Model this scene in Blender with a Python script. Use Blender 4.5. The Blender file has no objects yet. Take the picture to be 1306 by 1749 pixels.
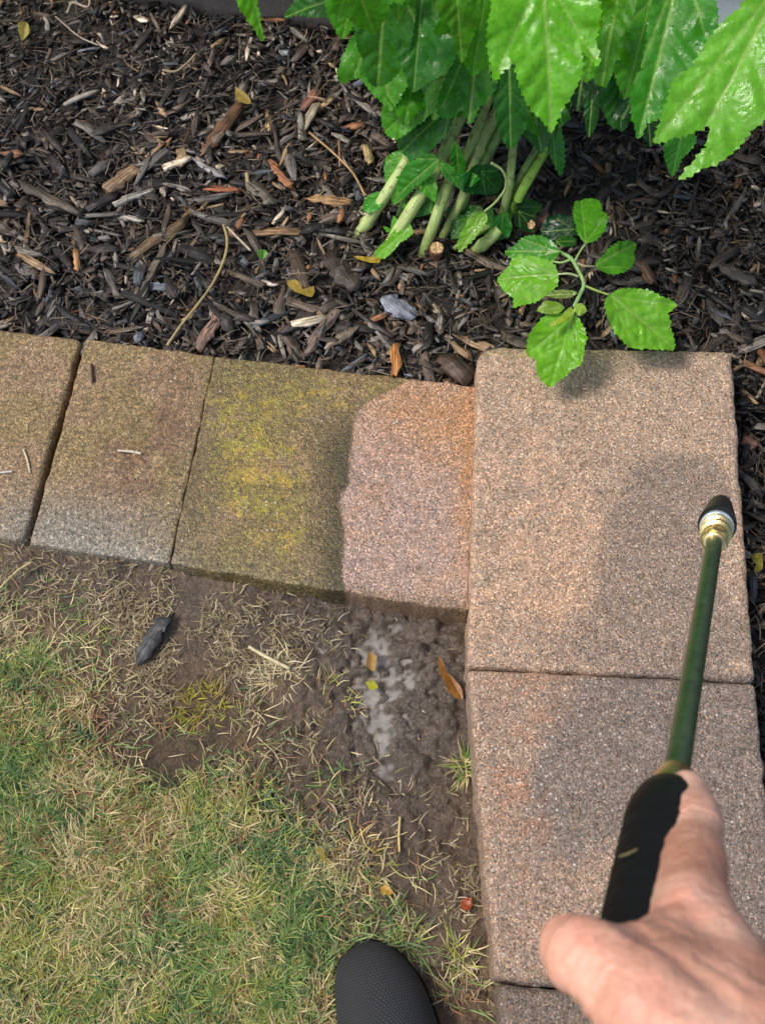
import bpy, math, random
import numpy as np
from mathutils import Vector, Matrix
from mathutils.geometry import delaunay_2d_cdt
random.seed(7); rng = np.random.default_rng(7)
S = bpy.context.scene; COL = S.collection

# ---------------------------------------------------------------- camera
FPX, CX, CY = 1900.0, 653.0, 874.5
TILT = math.radians(26.0); CAMZ = 1.20
cd = bpy.data.cameras.new('camera'); cam = bpy.data.objects.new('camera', cd); COL.objects.link(cam)
cam.location = (0, 0, CAMZ); cam.rotation_euler = (TILT, 0, 0)
cd.sensor_fit = 'VERTICAL'; cd.sensor_height = 24.0; cd.lens = FPX / 1749.0 * 24.0
cd.clip_start = 0.02; cd.clip_end = 200
cd.dof.use_dof = True; cd.dof.focus_distance = 1.30; cd.dof.aperture_fstop = 13.0
S.camera = cam
# ---------------------------------------------------------------- light
SUN_EL, SUN_AZ = math.radians(58), math.radians(-97)      # azimuth clockwise from +Y: light comes from the left
w = bpy.data.worlds.new('World'); S.world = w; w.use_nodes = True
nt = w.node_tree; bg = nt.nodes['Background']
sky = nt.nodes.new('ShaderNodeTexSky'); sky.sky_type = 'NISHITA'; sky.sun_disc = False
sky.sun_elevation = SUN_EL; sky.sun_rotation = SUN_AZ; sky.air_density = 1.0; sky.dust_density = 3.0; sky.ozone_density = 0.6
nt.links.new(sky.outputs[0], bg.inputs[0]); bg.inputs[1].default_value = 0.15
sl = bpy.data.lights.new('sun', 'SUN'); sun = bpy.data.objects.new('sun', sl); COL.objects.link(sun)
sl.energy = 2.3; sl.angle = math.radians(14); sl.color = (1.0, 0.95, 0.87)
sd = Vector((math.sin(SUN_AZ)*math.cos(SUN_EL), math.cos(SUN_AZ)*math.cos(SUN_EL), math.sin(SUN_EL)))
sun.rotation_euler = sd.to_track_quat('Z', 'Y').to_euler()
S.view_settings.view_transform = 'Standard'; S.view_settings.look = 'None'
S.view_settings.exposure = 0.15; S.view_settings.gamma = 1.0
S.render.engine = 'CYCLES'; S.render.resolution_x = 764; S.render.resolution_y = 1024
S.cycles.max_bounces = 6

# ---------------------------------------------------------------- helpers: photograph <-> world
ct, st = math.cos(TILT), math.sin(TILT)
def cp(px, py, d):
    "point seen at pixel px,py at depth d along the view axis"
    x, y, z = (px-CX)/FPX*d, -(py-CY)/FPX*d, -d
    return Vector((x, y*ct - z*st, y*st + z*ct + CAMZ))
def at(px, py, z=0.0):
    "point seen at pixel px,py at height z"
    x, y = (px-CX)/FPX, -(py-CY)/FPX
    dy, dz = y*ct + st, y*st - ct
    t = (z-CAMZ)/dz
    return Vector((x*t, dy*t, z))
def at_np(px, py, z):
    px = np.asarray(px, float); py = np.asarray(py, float)
    x = (px-CX)/FPX; y = -(py-CY)/FPX
    dy = y*ct+st; dz = y*st-ct; t = (z-CAMZ)/dz
    return x*t, dy*t
def proj(x, y, z):
    z = z-CAMZ
    yc = y*ct + z*st; zc = -y*st + z*ct
    zc = np.minimum(zc, -0.05)
    return CX + x/(-zc)*FPX, CY - yc/(-zc)*FPX
def c(r, g, b):
    f = lambda v: ((v/255+0.055)/1.055)**2.4 if v > 10 else v/255/12.92
    return np.array([f(r), f(g), f(b)])
# value noise
def _h(i, j, s):
    n = (i*374761393 + j*668265263 + s*1442695041) & 0xffffffff
    n = ((n ^ (n >> 13))*1274126177) & 0xffffffff
    return ((n ^ (n >> 16)) & 0xffff)/65535.0
def vn(x, y, s=0):
    x = np.asarray(x, float); y = np.asarray(y, float)
    i = np.floor(x).astype(np.int64); j = np.floor(y).astype(np.int64)
    fx = x-i; fy = y-j; fx = fx*fx*(3-2*fx); fy = fy*fy*(3-2*fy)
    a = _h(i, j, s); b = _h(i+1, j, s); cc = _h(i, j+1, s); d = _h(i+1, j+1, s)
    return (a*(1-fx)+b*fx)*(1-fy) + (cc*(1-fx)+d*fx)*fy
def fbm(x, y, oct=4, s=0):
    t = 0; a = 0.5; n = 0
    for k in range(oct):
        t = t + a*vn(x*2**k+17.3*k, y*2**k-9.1*k, s+k); n += a; a *= 0.5
    return t/n
def sm(a, b, x):
    t = np.clip((x-a)/(b-a), 0, 1); return t*t*(3-2*t)
def blob(px, py, x0, y0, rx, ry, ang=0.0):
    a = math.radians(ang); dx = px-x0; dy = py-y0
    u = (dx*math.cos(a)+dy*math.sin(a))/rx; v = (-dx*math.sin(a)+dy*math.cos(a))/ry
    return np.exp(-(u*u+v*v))
def inpoly(x, y, P):
    x = np.asarray(x); y = np.asarray(y); r = np.zeros(x.shape, bool); n = len(P)
    for i in range(n):
        x1, y1 = P[i]; x2, y2 = P[(i+1) % n]
        if y1 == y2: continue
        r ^= ((y1 > y) != (y2 > y)) & (x < (x2-x1)*(y-y1)/(y2-y1)+x1)
    return r

def edge_dist(px, py, P):
    d = np.full(px.shape, 1e9); n = len(P)
    for i in range(n):
        ax_, ay = P[i]; bx, by = P[(i+1) % n]; vx, vy = bx-ax_, by-ay
        t = np.clip(((px-ax_)*vx+(py-ay)*vy)/(vx*vx+vy*vy), 0, 1); d = np.minimum(d, np.hypot(px-ax_-t*vx, py-ay-t*vy))
    return np.where(inpoly(px, py, P), d, -d)

# ---------------------------------------------------------------- helpers: meshes and objects
def link(name, me, mat=None, parent=None, smooth=True):
    o = bpy.data.objects.new(name, me); COL.objects.link(o)
    if mat: me.materials.append(mat)
    if smooth: me.polygons.foreach_set('use_smooth', np.ones(len(me.polygons), bool))
    if parent:
        o.parent = parent
    me.update(); return o
def quads(name, V, F, cols=None, gc=None, mat=None, parent=None, smooth=True, extra=None):
    V = np.asarray(V, np.float32); F = np.asarray(F, np.int32); k = F.shape[1]
    me = bpy.data.meshes.new(name)
    me.vertices.add(len(V)); me.vertices.foreach_set('co', V.ravel())
    me.loops.add(F.size); me.loops.foreach_set('vertex_index', F.ravel())
    me.polygons.add(len(F)); me.polygons.foreach_set('loop_start', np.arange(0, F.size, k, dtype=np.int32))
    me.update(calc_edges=True)
    if cols is not None: addcol(me, 'Col', cols)
    if gc is not None:
        a = me.attributes.new('gc', 'FLOAT_VECTOR', 'POINT'); a.data.foreach_set('vector', np.asarray(gc, np.float32).ravel())
    for nme, arr in (extra or {}).items():
        a = me.attributes.new(nme, 'FLOAT', 'POINT'); a.data.foreach_set('value', np.asarray(arr, np.float32).ravel())
    me.validate()
    return link(name, me, mat, parent, smooth)
def addcol(me, name, cols):
    cols = np.asarray(cols, np.float32)
    a = me.color_attributes.new(name, 'FLOAT_COLOR', 'POINT')
    a.data.foreach_set('color', np.concatenate([np.clip(cols, 0, 1), np.ones((len(cols), 1), np.float32)], 1).ravel())
def empty(name, loc):
    o = bpy.data.objects.new(name, None); COL.objects.link(o); o.location = loc; o.empty_display_size = .05; return o
def adopt(root, o):
    o.parent = root; o.matrix_parent_inverse = Matrix.Translation(-Vector(root.location)); return o
def tag(o, label=None, cat=None, group=None, kind=None):
    for k, v in (('label', label), ('category', cat), ('group', group), ('kind', kind)):
        if v: o[k] = v
    return o
def gridfaces(nx, ny):
    i, j = np.meshgrid(np.arange(nx-1), np.arange(ny-1), indexing='ij')
    a = (i*ny+j).ravel(); return np.stack([a, a+ny, a+ny+1, a+1], 1)
def catmull(P, n=6):
    P = [np.array(p, float) for p in P]
    if len(P) == 2: P = [P[0], (P[0]+P[1])/2, P[1]]
    Q = [2*P[0]-P[1]]+P+[2*P[-1]-P[-2]]; out = []
    for i in range(1, len(Q)-2):
        for k in range(n):
            t = k/n
            out.append(.5*((2*Q[i])+(Q[i+1]-Q[i-1])*t+(2*Q[i-1]-5*Q[i]+4*Q[i+1]-Q[i+2])*t*t+(-Q[i-1]+3*Q[i]-3*Q[i+1]+Q[i+2])*t**3))
    out.append(Q[-2]); return np.array(out)
def tube(name, pts, mat, parent=None, seg=12, n=6, jit=0.0, col=None, nodes=(), root=None):
    "pts: list of (x,y,z,r)"
    C = catmull(pts, n); P = C[:, :3]; R = C[:, 3].copy()
    L = np.concatenate([[0], np.cumsum(np.linalg.norm(np.diff(P, axis=0), axis=1))])
    for q in nodes: R *= 1+.22*np.exp(-((L-q*L[-1])/.004)**2)
    T = np.gradient(P, axis=0); T /= np.linalg.norm(T, axis=1)[:, None]+1e-12
    up = np.array([.31, .17, .93]); N = np.cross(T, up); N /= np.linalg.norm(N, axis=1)[:, None]+1e-12; B = np.cross(T, N)
    a = np.linspace(0, 2*np.pi, seg, endpoint=False)
    m = len(P); V = []; G = []
    for i in range(m):
        r = R[i]*(1+jit*(rng.random(seg)-.5))
        V.append(P[i]+r[:, None]*(np.cos(a)[:, None]*N[i]+np.sin(a)[:, None]*B[i]))
        G.append(np.stack([np.full(seg, L[i]), np.cos(a)*R[i], np.sin(a)*R[i]], 1))
    V.append(P[:1]); V.append(P[-1:]); G.append([[0, 0, 0]]); G.append([[L[-1], 0, 0]])
    V = np.concatenate(V); G = np.concatenate(G); F = []
    for i in range(m-1):
        for k in range(seg):
            F.append((i*seg+k, i*seg+(k+1) % seg, (i+1)*seg+(k+1) % seg, (i+1)*seg+k))
    for k in range(seg):
        F.append((m*seg, (k+1) % seg, k)); F.append((m*seg+1, (m-1)*seg+k, (m-1)*seg+(k+1) % seg))
    me = bpy.data.meshes.new(name); me.from_pydata(V.tolist(), [], F)
    at_ = me.attributes.new('gc', 'FLOAT_VECTOR', 'POINT'); at_.data.foreach_set('vector', G.astype(np.float32).ravel())
    cc = np.tile(np.array(col if col is not None else (.5, .5, .5)), (len(V), 1))
    if col is not None: cc = cc*(0.8+.4*fbm(G[:, 0]*90, G[:, 1]*60+G[:, 2]*45, 3, 5))[:, None]
    addcol(me, 'Col', cc)
    o = link(name, me, mat)
    if root: adopt(root, o)
    elif parent: adopt(parent, o)
    return o

# ---------------------------------------------------------------- materials
class M:
    def __init__(s, name):
        s.m = bpy.data.materials.new(name); s.m.use_nodes = True; s.t = s.m.node_tree
        s.b = s.t.nodes['Principled BSDF']; s.out = s.t.nodes['Material Output']
    def n(s, ty, **kw):
        x = s.t.nodes.new('ShaderNode'+ty)
        for k, v in kw.items():
            if k in x.inputs: x.inputs[k].default_value = v
            else: setattr(x, k, v)
        return x
    def l(s, a, b): s.t.links.new(a, b)
    def attr(s, name='Col'):
        x = s.n('Attribute'); x.attribute_name = name; return x
    def coords(s, kind='Object'):
        return s.n('TexCoord').outputs[kind]
    def mapping(s, src, scale):
        x = s.n('Mapping'); s.l(src, x.inputs[0]); x.inputs['Scale'].default_value = scale; return x.outputs[0]
    def noise(s, src, scale, detail=4, rough=.6):
        x = s.n('TexNoise'); s.l(src, x.inputs['Vector']); x.inputs['Scale'].default_value = scale
        x.inputs['Detail'].default_value = detail; x.inputs['Roughness'].default_value = rough; return x.outputs['Fac']
    def voro(s, src, scale, out='Distance', feature='F1'):
        x = s.n('TexVoronoi'); x.feature = feature; s.l(src, x.inputs['Vector']); x.inputs['Scale'].default_value = scale; return x.outputs[out]
    def ramp(s, src, stops, interp='LINEAR'):
        x = s.n('ValToRGB'); s.l(src, x.inputs[0]); r = x.color_ramp; r.interpolation = interp
        while len(r.elements) < len(stops): r.elements.new(.5)
        for e, (p, v) in zip(r.elements, stops):
            e.position = p; e.color = (*v, 1) if hasattr(v, '__len__') else (v, v, v, 1)
        return x.outputs[0]
    def math(s, op, a, b=None, clamp=False):
        x = s.n('Math'); x.operation = op; x.use_clamp = clamp
        for i, v in enumerate((a, b)):
            if v is None: continue
            if isinstance(v, (int, float)): x.inputs[i].default_value = v
            else: s.l(v, x.inputs[i])
        return x.outputs[0]
    def mix(s, a, b, f=1.0, mode='MIX'):
        x = s.n('Mix'); x.data_type = 'RGBA'; x.blend_type = mode
        for sock, v in ((x.inputs[0], f), (x.inputs[6], a), (x.inputs[7], b)):
            if isinstance(v, (int, float)): sock.default_value = v
            elif isinstance(v, (tuple, list, np.ndarray)): sock.default_value = (*v, 1)
            else: s.l(v, sock)
        return x.outputs[2]
    def bump(s, h, dist, strength=1.0, prev=None):
        x = s.n('Bump'); s.l(h, x.inputs['Height']); x.inputs['Distance'].default_value = dist; x.inputs['Strength'].default_value = strength
        if prev is not None: s.l(prev, x.inputs['Normal'])
        return x.outputs[0]
    def set(s, **kw):
        for k, v in kw.items():
            k = k.replace('_', ' ')
            if isinstance(v, (int, float)): s.b.inputs[k].default_value = v
            elif isinstance(v, (tuple, list, np.ndarray)): s.b.inputs[k].default_value = (*v, 1) if len(v) == 3 else v
            else: s.l(v, s.b.inputs[k])
        return s

# concrete: staining and a painted wet gleam live in the Col attribute, aggregate is procedural
m = M('concrete'); oc = m.coords()
sp = m.n('SeparateColor'); m.l(m.voro(oc, 540, 'Color'), sp.inputs[0])
g1 = m.ramp(sp.outputs[0], [(0, .42), (.12, .62), (.3, .86), (.6, 1.0), (.8, 1.18), (.93, 1.55), (1, 2.0)])
hue = m.ramp(sp.outputs[1], [(0, (.88, .98, 1.12)), (.35, (1, 1, 1)), (.65, (1.0, 1.0, .98)), (.85, (1.08, .98, .90)), (1, (1.2, .98, .85))])
pit = m.ramp(m.noise(oc, 720, 3, .7), [(.3, .15), (.44, .85), (.6, 1.15)])
mid = m.ramp(m.noise(oc, 90, 4, .65), [(.25, .74), (.5, 1.0), (.75, 1.22)])
clay = m.attr('film'); 
agg = m.mix(m.mix(g1, hue, 1, 'MULTIPLY'), pit, 1, 'MULTIPLY')
agg = m.mix(agg, (.92, .92, .92), m.math('MULTIPLY', clay.outputs['Fac'], .10))
mossn = m.math('ADD', m.math('MULTIPLY', m.noise(oc, 230, 4, .75), .8), m.math('MULTIPLY', m.noise(oc, 50, 3, .6), .5))
mossf = m.math('MULTIPLY', m.math('SUBTRACT', m.math('ADD', mossn, m.math('MULTIPLY', m.attr('moss').outputs['Fac'], .17)), .765), 6.0, True)
mossf = m.math('MULTIPLY', mossf, m.math('MULTIPLY', m.attr('moss').outputs['Fac'], 1.6, True))
grime = m.ramp(m.noise(oc, 190, 5, .8), [(.38, .52), (.5, 1.0), (.62, 1.5)])
basec = m.mix(m.attr().outputs['Color'], m.mix(m.attr().outputs['Color'], grime, 1, 'MULTIPLY'), clay.outputs['Fac'])
colr = m.mix(m.mix(basec, agg, 1, 'MULTIPLY'), mid, 1, 'MULTIPLY')
mossc = m.mix(tuple(c(148, 138, 46)), tuple(c(176, 146, 60)), m.ramp(m.noise(oc, 34, 2), [(.45, 0.), (.62, 1.)]))
colr = m.mix(colr, m.mix(mossc, g1, .6, 'MULTIPLY'), mossf)
sp2 = m.n('SeparateColor'); m.l(m.voro(oc, 300, 'Color'), sp2.inputs[0])
big = m.math('MULTIPLY', m.math('GREATER_THAN', sp2.outputs[2], .982), m.math('LESS_THAN', m.voro(oc, 300), .42))
colr = m.mix(colr, tuple(c(205, 198, 185)), m.math('MULTIPLY', big, .75))
h = m.math('ADD', m.math('MULTIPLY', m.voro(oc, 540), -1.0), m.math('MULTIPLY', m.noise(oc, 720, 3, .7), 1.0))
bn = m.bump(m.noise(oc, 60, 4), .002, .35); bn = m.bump(h, .0012, .65, bn)
wet = m.attr('wet')
rg = m.math('SUBTRACT', .85, m.math('MULTIPLY', wet.outputs['Fac'], .62))
m.set(Base_Color=colr, Roughness=rg, Normal=bn); CONC = m.m

# ground (mud, soil)
m = M('mud'); oc = m.coords(); wet = m.attr('wet')
n1 = m.ramp(m.noise(oc, 45, 6, .7), [(.25, .55), (.5, 1.0), (.75, 1.5)])
n2 = m.ramp(m.noise(oc, 260, 4, .7), [(.25, .55), (.55, 1.05), (.8, 1.5)])
gr = m.ramp(m.voro(oc, 300), [(0, 1.25), (.5, .95), (1, .6)])
mudc = m.mix(m.attr().outputs['Color'], (.62, .55, .5), m.math('MULTIPLY', wet.outputs['Fac'], .0))
colr = m.mix(m.mix(m.mix(mudc, n1, 1, 'MULTIPLY'), n2, 1, 'MULTIPLY'), gr, 1, 'MULTIPLY')
bn = m.bump(m.noise(oc, 70, 5, .65), .008, .8); bn = m.bump(m.noise(oc, 330, 4, .7), .003, 1.0, bn)
rg = m.math('SUBTRACT', .8, m.math('MULTIPLY', wet.outputs['Fac'], .70))
m.set(Base_Color=colr, Roughness=rg, Normal=bn, Coat_Weight=wet.outputs['Fac'], Coat_Roughness=.06); m.l(bn, m.b.inputs['Coat Normal']); MUD = m.m

m = M('puddle_water'); oc = m.coords()
bn = m.bump(m.noise(oc, 120, 3), .003, .6)
cr = m.mix(m.attr().outputs['Color'], m.ramp(m.noise(oc, 60, 4, .6), [(.3, .75), (.7, 1.25)]), 1, 'MULTIPLY')
m.set(Base_Color=cr, Roughness=.06, Normal=bn, IOR=1.33); WATER = m.m

# wood chips: grain runs along the chip through the gc attribute
m = M('wood_chip'); g = m.attr('gc').outputs['Vector']
ms = m.mapping(g, (25, 420, 420))
gn = m.noise(ms, 1.0, 4, .65)
gr = m.ramp(gn, [(.3, .25), (.48, .85), (.7, 2.1)])
pt = m.ramp(m.noise(g, 55, 3), [(.3, .6), (.7, 1.35)])
colr = m.mix(m.mix(m.attr().outputs['Color'], gr, 1, 'MULTIPLY'), pt, 1, 'MULTIPLY')
m.set(Base_Color=colr, Roughness=m.ramp(m.noise(g, 80, 2), [(.35, .18), (.62, .7)]), Normal=m.bump(gn, .0022, 1.0)); CHIP = m.m

# grass, straw
m = M('grass_blade'); m.set(Base_Color=m.attr().outputs['Color'], Roughness=.5)
tr = m.n('BsdfTranslucent'); m.l(m.attr().outputs['Color'], tr.inputs[0]); mx = m.n('MixShader'); mx.inputs[0].default_value = .2
m.l(m.b.outputs[0], mx.inputs[1]); m.l(tr.outputs[0], mx.inputs[2]); m.l(mx.outputs[0], m.out.inputs[0]); GRASS = m.m

# leaves
m = M('leaf_green'); oc = m.coords()
lv = m.mix(m.attr().outputs['Color'], m.ramp(m.noise(oc, 120, 4, .6), [(.3, .82), (.7, 1.2)]), 1, 'MULTIPLY')
bn = m.bump(m.noise(oc, 55, 2, .5), .006, .5); bn = m.bump(m.noise(oc, 240, 4, .6), .0012, .55, bn)
rg = m.ramp(m.noise(oc, 40, 4), [(.42, .14), (.56, .55)])
m.set(Base_Color=lv, Roughness=rg, Normal=bn, IOR=1.48)
tr = m.n('BsdfTranslucent'); m.l(m.mix(lv, (1.0, 1.25, .25), 1, 'MULTIPLY'), tr.inputs[0]); mx = m.n('MixShader'); mx.inputs[0].default_value = .36
m.l(m.b.outputs[0], mx.inputs[1]); m.l(tr.outputs[0], mx.inputs[2]); m.l(mx.outputs[0], m.out.inputs[0]); LEAF = m.m
m = M('stem_green'); g = m.attr('gc').outputs['Vector']
st_ = m.mix(m.ramp(m.noise(m.mapping(g, (40, 600, 600)), 1, 4), [(.3, .66), (.7, 1.25)]), m.ramp(m.noise(g, 110, 4, .7), [(.36, (.55, .42, .34)), (.46, (1, 1, 1))]), 1, 'MULTIPLY')
m.set(Base_Color=m.mix(m.attr().outputs['Color'], st_, 1, 'MULTIPLY'), Roughness=.5, Normal=m.bump(m.noise(m.mapping(g, (60, 700, 700)), 1, 3), .001, .5)); STEM = m.m

def plain(name, col, rough=.5, metal=0.0, bumpscale=None, bd=.001, spec=None, var=.25):
    m = M(name); oc = m.coords()
    cl = m.mix(tuple(col), m.ramp(m.noise(oc, 140, 4), [(.3, 1-var), (.7, 1+var)]), 1, 'MULTIPLY')
    m.set(Base_Color=cl, Roughness=rough, Metallic=metal)
    if bumpscale: m.set(Normal=m.bump(m.noise(oc, bumpscale, 4), bd, .6))
    return m.m
BLACK = plain('black_rubber', (.003, .003, .0035), .5, 0, 400, .0003); BLACK.node_tree.nodes['Principled BSDF'].inputs['Specular IOR Level'].default_value = .25
BLACKP = plain('black_plastic', (.008, .008, .009), .35)
BRASS = plain('brass', c(224, 200, 140), .24, 1.0, 500, .0004)
PALEB = plain('pale_washer', c(190, 205, 215), .35, .2)
WANDG = plain('dark_green_tube', c(56, 80, 48), .3, .2, 260, .0006, var=.4)
m = M('skin'); oc = m.coords()
sk = m.ramp(m.noise(oc, 26, 4, .55), [(.3, tuple(c(190, 132, 110))), (.5, tuple(c(220, 166, 144))), (.72, tuple(c(240, 198, 176)))])
sk = m.mix(sk, m.ramp(m.noise(oc, 300, 4), [(.3, .9), (.7, 1.07)]), 1, 'MULTIPLY')
redn = m.ramp(m.noise(oc, 22, 3, .6), [(.34, (.86, .80, .75)), (.5, (1, .99, .97)), (.64, (1.06, .88, .86))])
m.set(Base_Color=m.mix(sk, redn, 1, 'MULTIPLY'), Roughness=.48, Subsurface_Weight=.18, Subsurface_Scale=.006)
m.b.inputs['Subsurface Radius'].default_value = (1.0, .35, .2)
vw = m.noise(m.mapping(oc, (1, 1, 1)), 170, 5, .7)
m.set(Normal=m.bump(m.voro(oc, 420), .0006, .5, m.bump(vw, .0016, .45))); SKIN = m.m

# ================================================================ ground sheet
LBACK = [(-200, 535), (145, 578), (365, 607), (820, 662)]
def lline(x, y):   # signed metres: positive beyond the back edge of the left wall
    a = at(145, 578, .045); b = at(820, 662, .045); d = (b-a).normalized(); n = Vector((-d.y, d.x))
    return (x-a.x)*n.x + (y-a.y)*n.y
def mulch_h(x, y):
    return 0.027 + .012*(fbm(x*7, y*7, 3, 40)-.5)*2 + .03*sm(.35, .8, lline(x, y))
def ground_h(x, y):
    px, py = proj(x, y, np.zeros_like(x))
    k = sm(-.05, 0.0, lline(x, y)) * sm(.40, .36, x)     # bed behind the left wall
    bank = (.030+.012*(fbm(x*30, y*30, 3, 77)-.5)*2)*sm(.07, -.01, np.abs(lline(x, y)+.27))*sm(620, 100, px)
    rough = .35+.65*sm(330, 560, px)
    ch = .6+1.3*blob(px, py, 680, 1150, 120, 160)
    mud = rough*(.010*(fbm(x*22, y*22, 4, 3)-.5)*2 + ch*.008*(fbm(x*70, y*70, 3, 9)-.5)*2 + ch*.005*(.5-np.abs(fbm(x*95, y*95, 2, 8)-.5)*4))
    rid = np.abs(fbm(x*14+3, y*14, 3, 21)-.5)
    mud = mud - .006*sm(.03, 0.0, rid)*rough
    dep = blob(px, py, 648, 1180, 32, 40)*.009 + blob(px, py, 650, 1200, 90, 150)*.0045 + blob(px, py, 655, 1265, 22, 40)*.004 + blob(px, py, 620, 1095, 70, 30)*.003 + blob(px, py, 720, 1130, 70, 60)*.004 + blob(px,py,655,1400,120,220)*.002
    mud = mud - dep + .004
    rgt = sm(.30, .33, x)
    mud = mud*(1-rgt) + rgt*(-.03 + .01*fbm(x*20, y*20, 3))
    far = sm(.9, 1.6, np.hypot(x, y-.5))
    return (mud+bank)*(1-k)*(1-far) + k*(mulch_h(x, y)-.008) + far*(1-k)*.0
def axis_pts(lo, hi, step, out):
    core = np.arange(lo, hi, step); e = []; d = step
    p = hi
    R = []
    while p < out: R.append(p); d *= 1.35; p += d
    Lp = []; p = lo-step; d = step
    while p > -out: Lp.append(p); d *= 1.35; p -= d
    return np.concatenate([Lp[::-1], core, R])
gx = axis_pts(-.52, .50, .0028, 60); gy = axis_pts(-.12, 1.0, .0028, 60)
X, Y = np.meshgrid(gx, gy, indexing='ij'); X = X.ravel(); Y = Y.ravel(); Z = ground_h(X, Y)
PX, PY = proj(X, Y, Z)
N1 = fbm(X*12, Y*12, 4, 50)[:, None]; N2 = fbm(X*40, Y*40, 3, 51)[:, None]
soil = c(134, 112, 90)*(1-N1) + c(102, 83, 66)*N1
soil = soil*(1-.25*N2)
wetm = np.clip(blob(PX, PY, 690, 1150, 130, 170)*1.3 + .55*blob(PX, PY, 690, 1400, 150, 260)+.7*blob(PX, PY, 420, 1050, 260, 75)+.5*blob(PX, PY, 80, 985, 200, 40), 0, 1)
wetm = wetm*(.75+.8*fbm(X*30, Y*30, 3, 60))
soil = soil*(1-.42*np.clip(wetm, 0, 1))[:, None]
grey = (.6*blob(PX, PY, 660, 1180, 120, 150))[:, None]; soil = soil*(1-grey) + grey*c(106, 94, 84)
lawnm = (sm(1050, 1500, PY)*sm(620, 350, PX))[:, None]
soil = soil*(1-lawnm) + lawnm*c(66, 56, 36)
mul = (lline(X, Y) > -.03) | (X > .30)
soil[mul] = c(38, 31, 27)
far = sm(.9, 1.5, np.hypot(X, Y-.5))[:, None]; soil = soil*(1-far) + far*c(88, 96, 52)
wetm[mul] = .25
g = quads('ground', np.stack([X, Y, Z], 1), gridfaces(len(gx), len(gy)), cols=soil, mat=MUD, extra={'wet': np.clip(wetm, 0, 1)})
tag(g, 'brown wet mud and soil beside the block edging', kind='structure')

# puddle: one water sheet in the hollow, level everywhere
a0 = at(500, 1400, 0); a1 = at(800, 1020, 0)
wx = np.arange(a0.x, a1.x, .003); wy = np.arange(a0.y, a1.y, .003)
WX, WY = np.meshgrid(wx, wy, indexing='ij'); wz = np.full(WX.size, -.0072)
F = gridfaces(len(wx), len(wy)); gh = ground_h(WX.ravel(), WY.ravel())
ppx, ppy = proj(WX.ravel(), WY.ravel(), wz)
bs_ = blob(ppx, ppy, 645, 1180, 60, 80)+blob(ppx, ppy, 662, 1275, 50, 60)+.9*blob(ppx, ppy, 625, 1095, 90, 45)+.9*blob(ppx, ppy, 725, 1120, 80, 60); wz = wz-.03*sm(.42, .15, bs_)
keep = (gh < wz+.007)
F = F[keep[F].all(1)]; dpt = sm(.0, .0055, wz-gh)[:, None]; pcol = (1-dpt)*c(88, 79, 72)+dpt*c(140, 135, 130)
p = quads('puddle', np.stack([WX.ravel(), WY.ravel(), wz], 1), F, mat=WATER, cols=pcol)
tag(p, 'murky grey puddle in the churned mud below the washed block', kind='structure')

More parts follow.
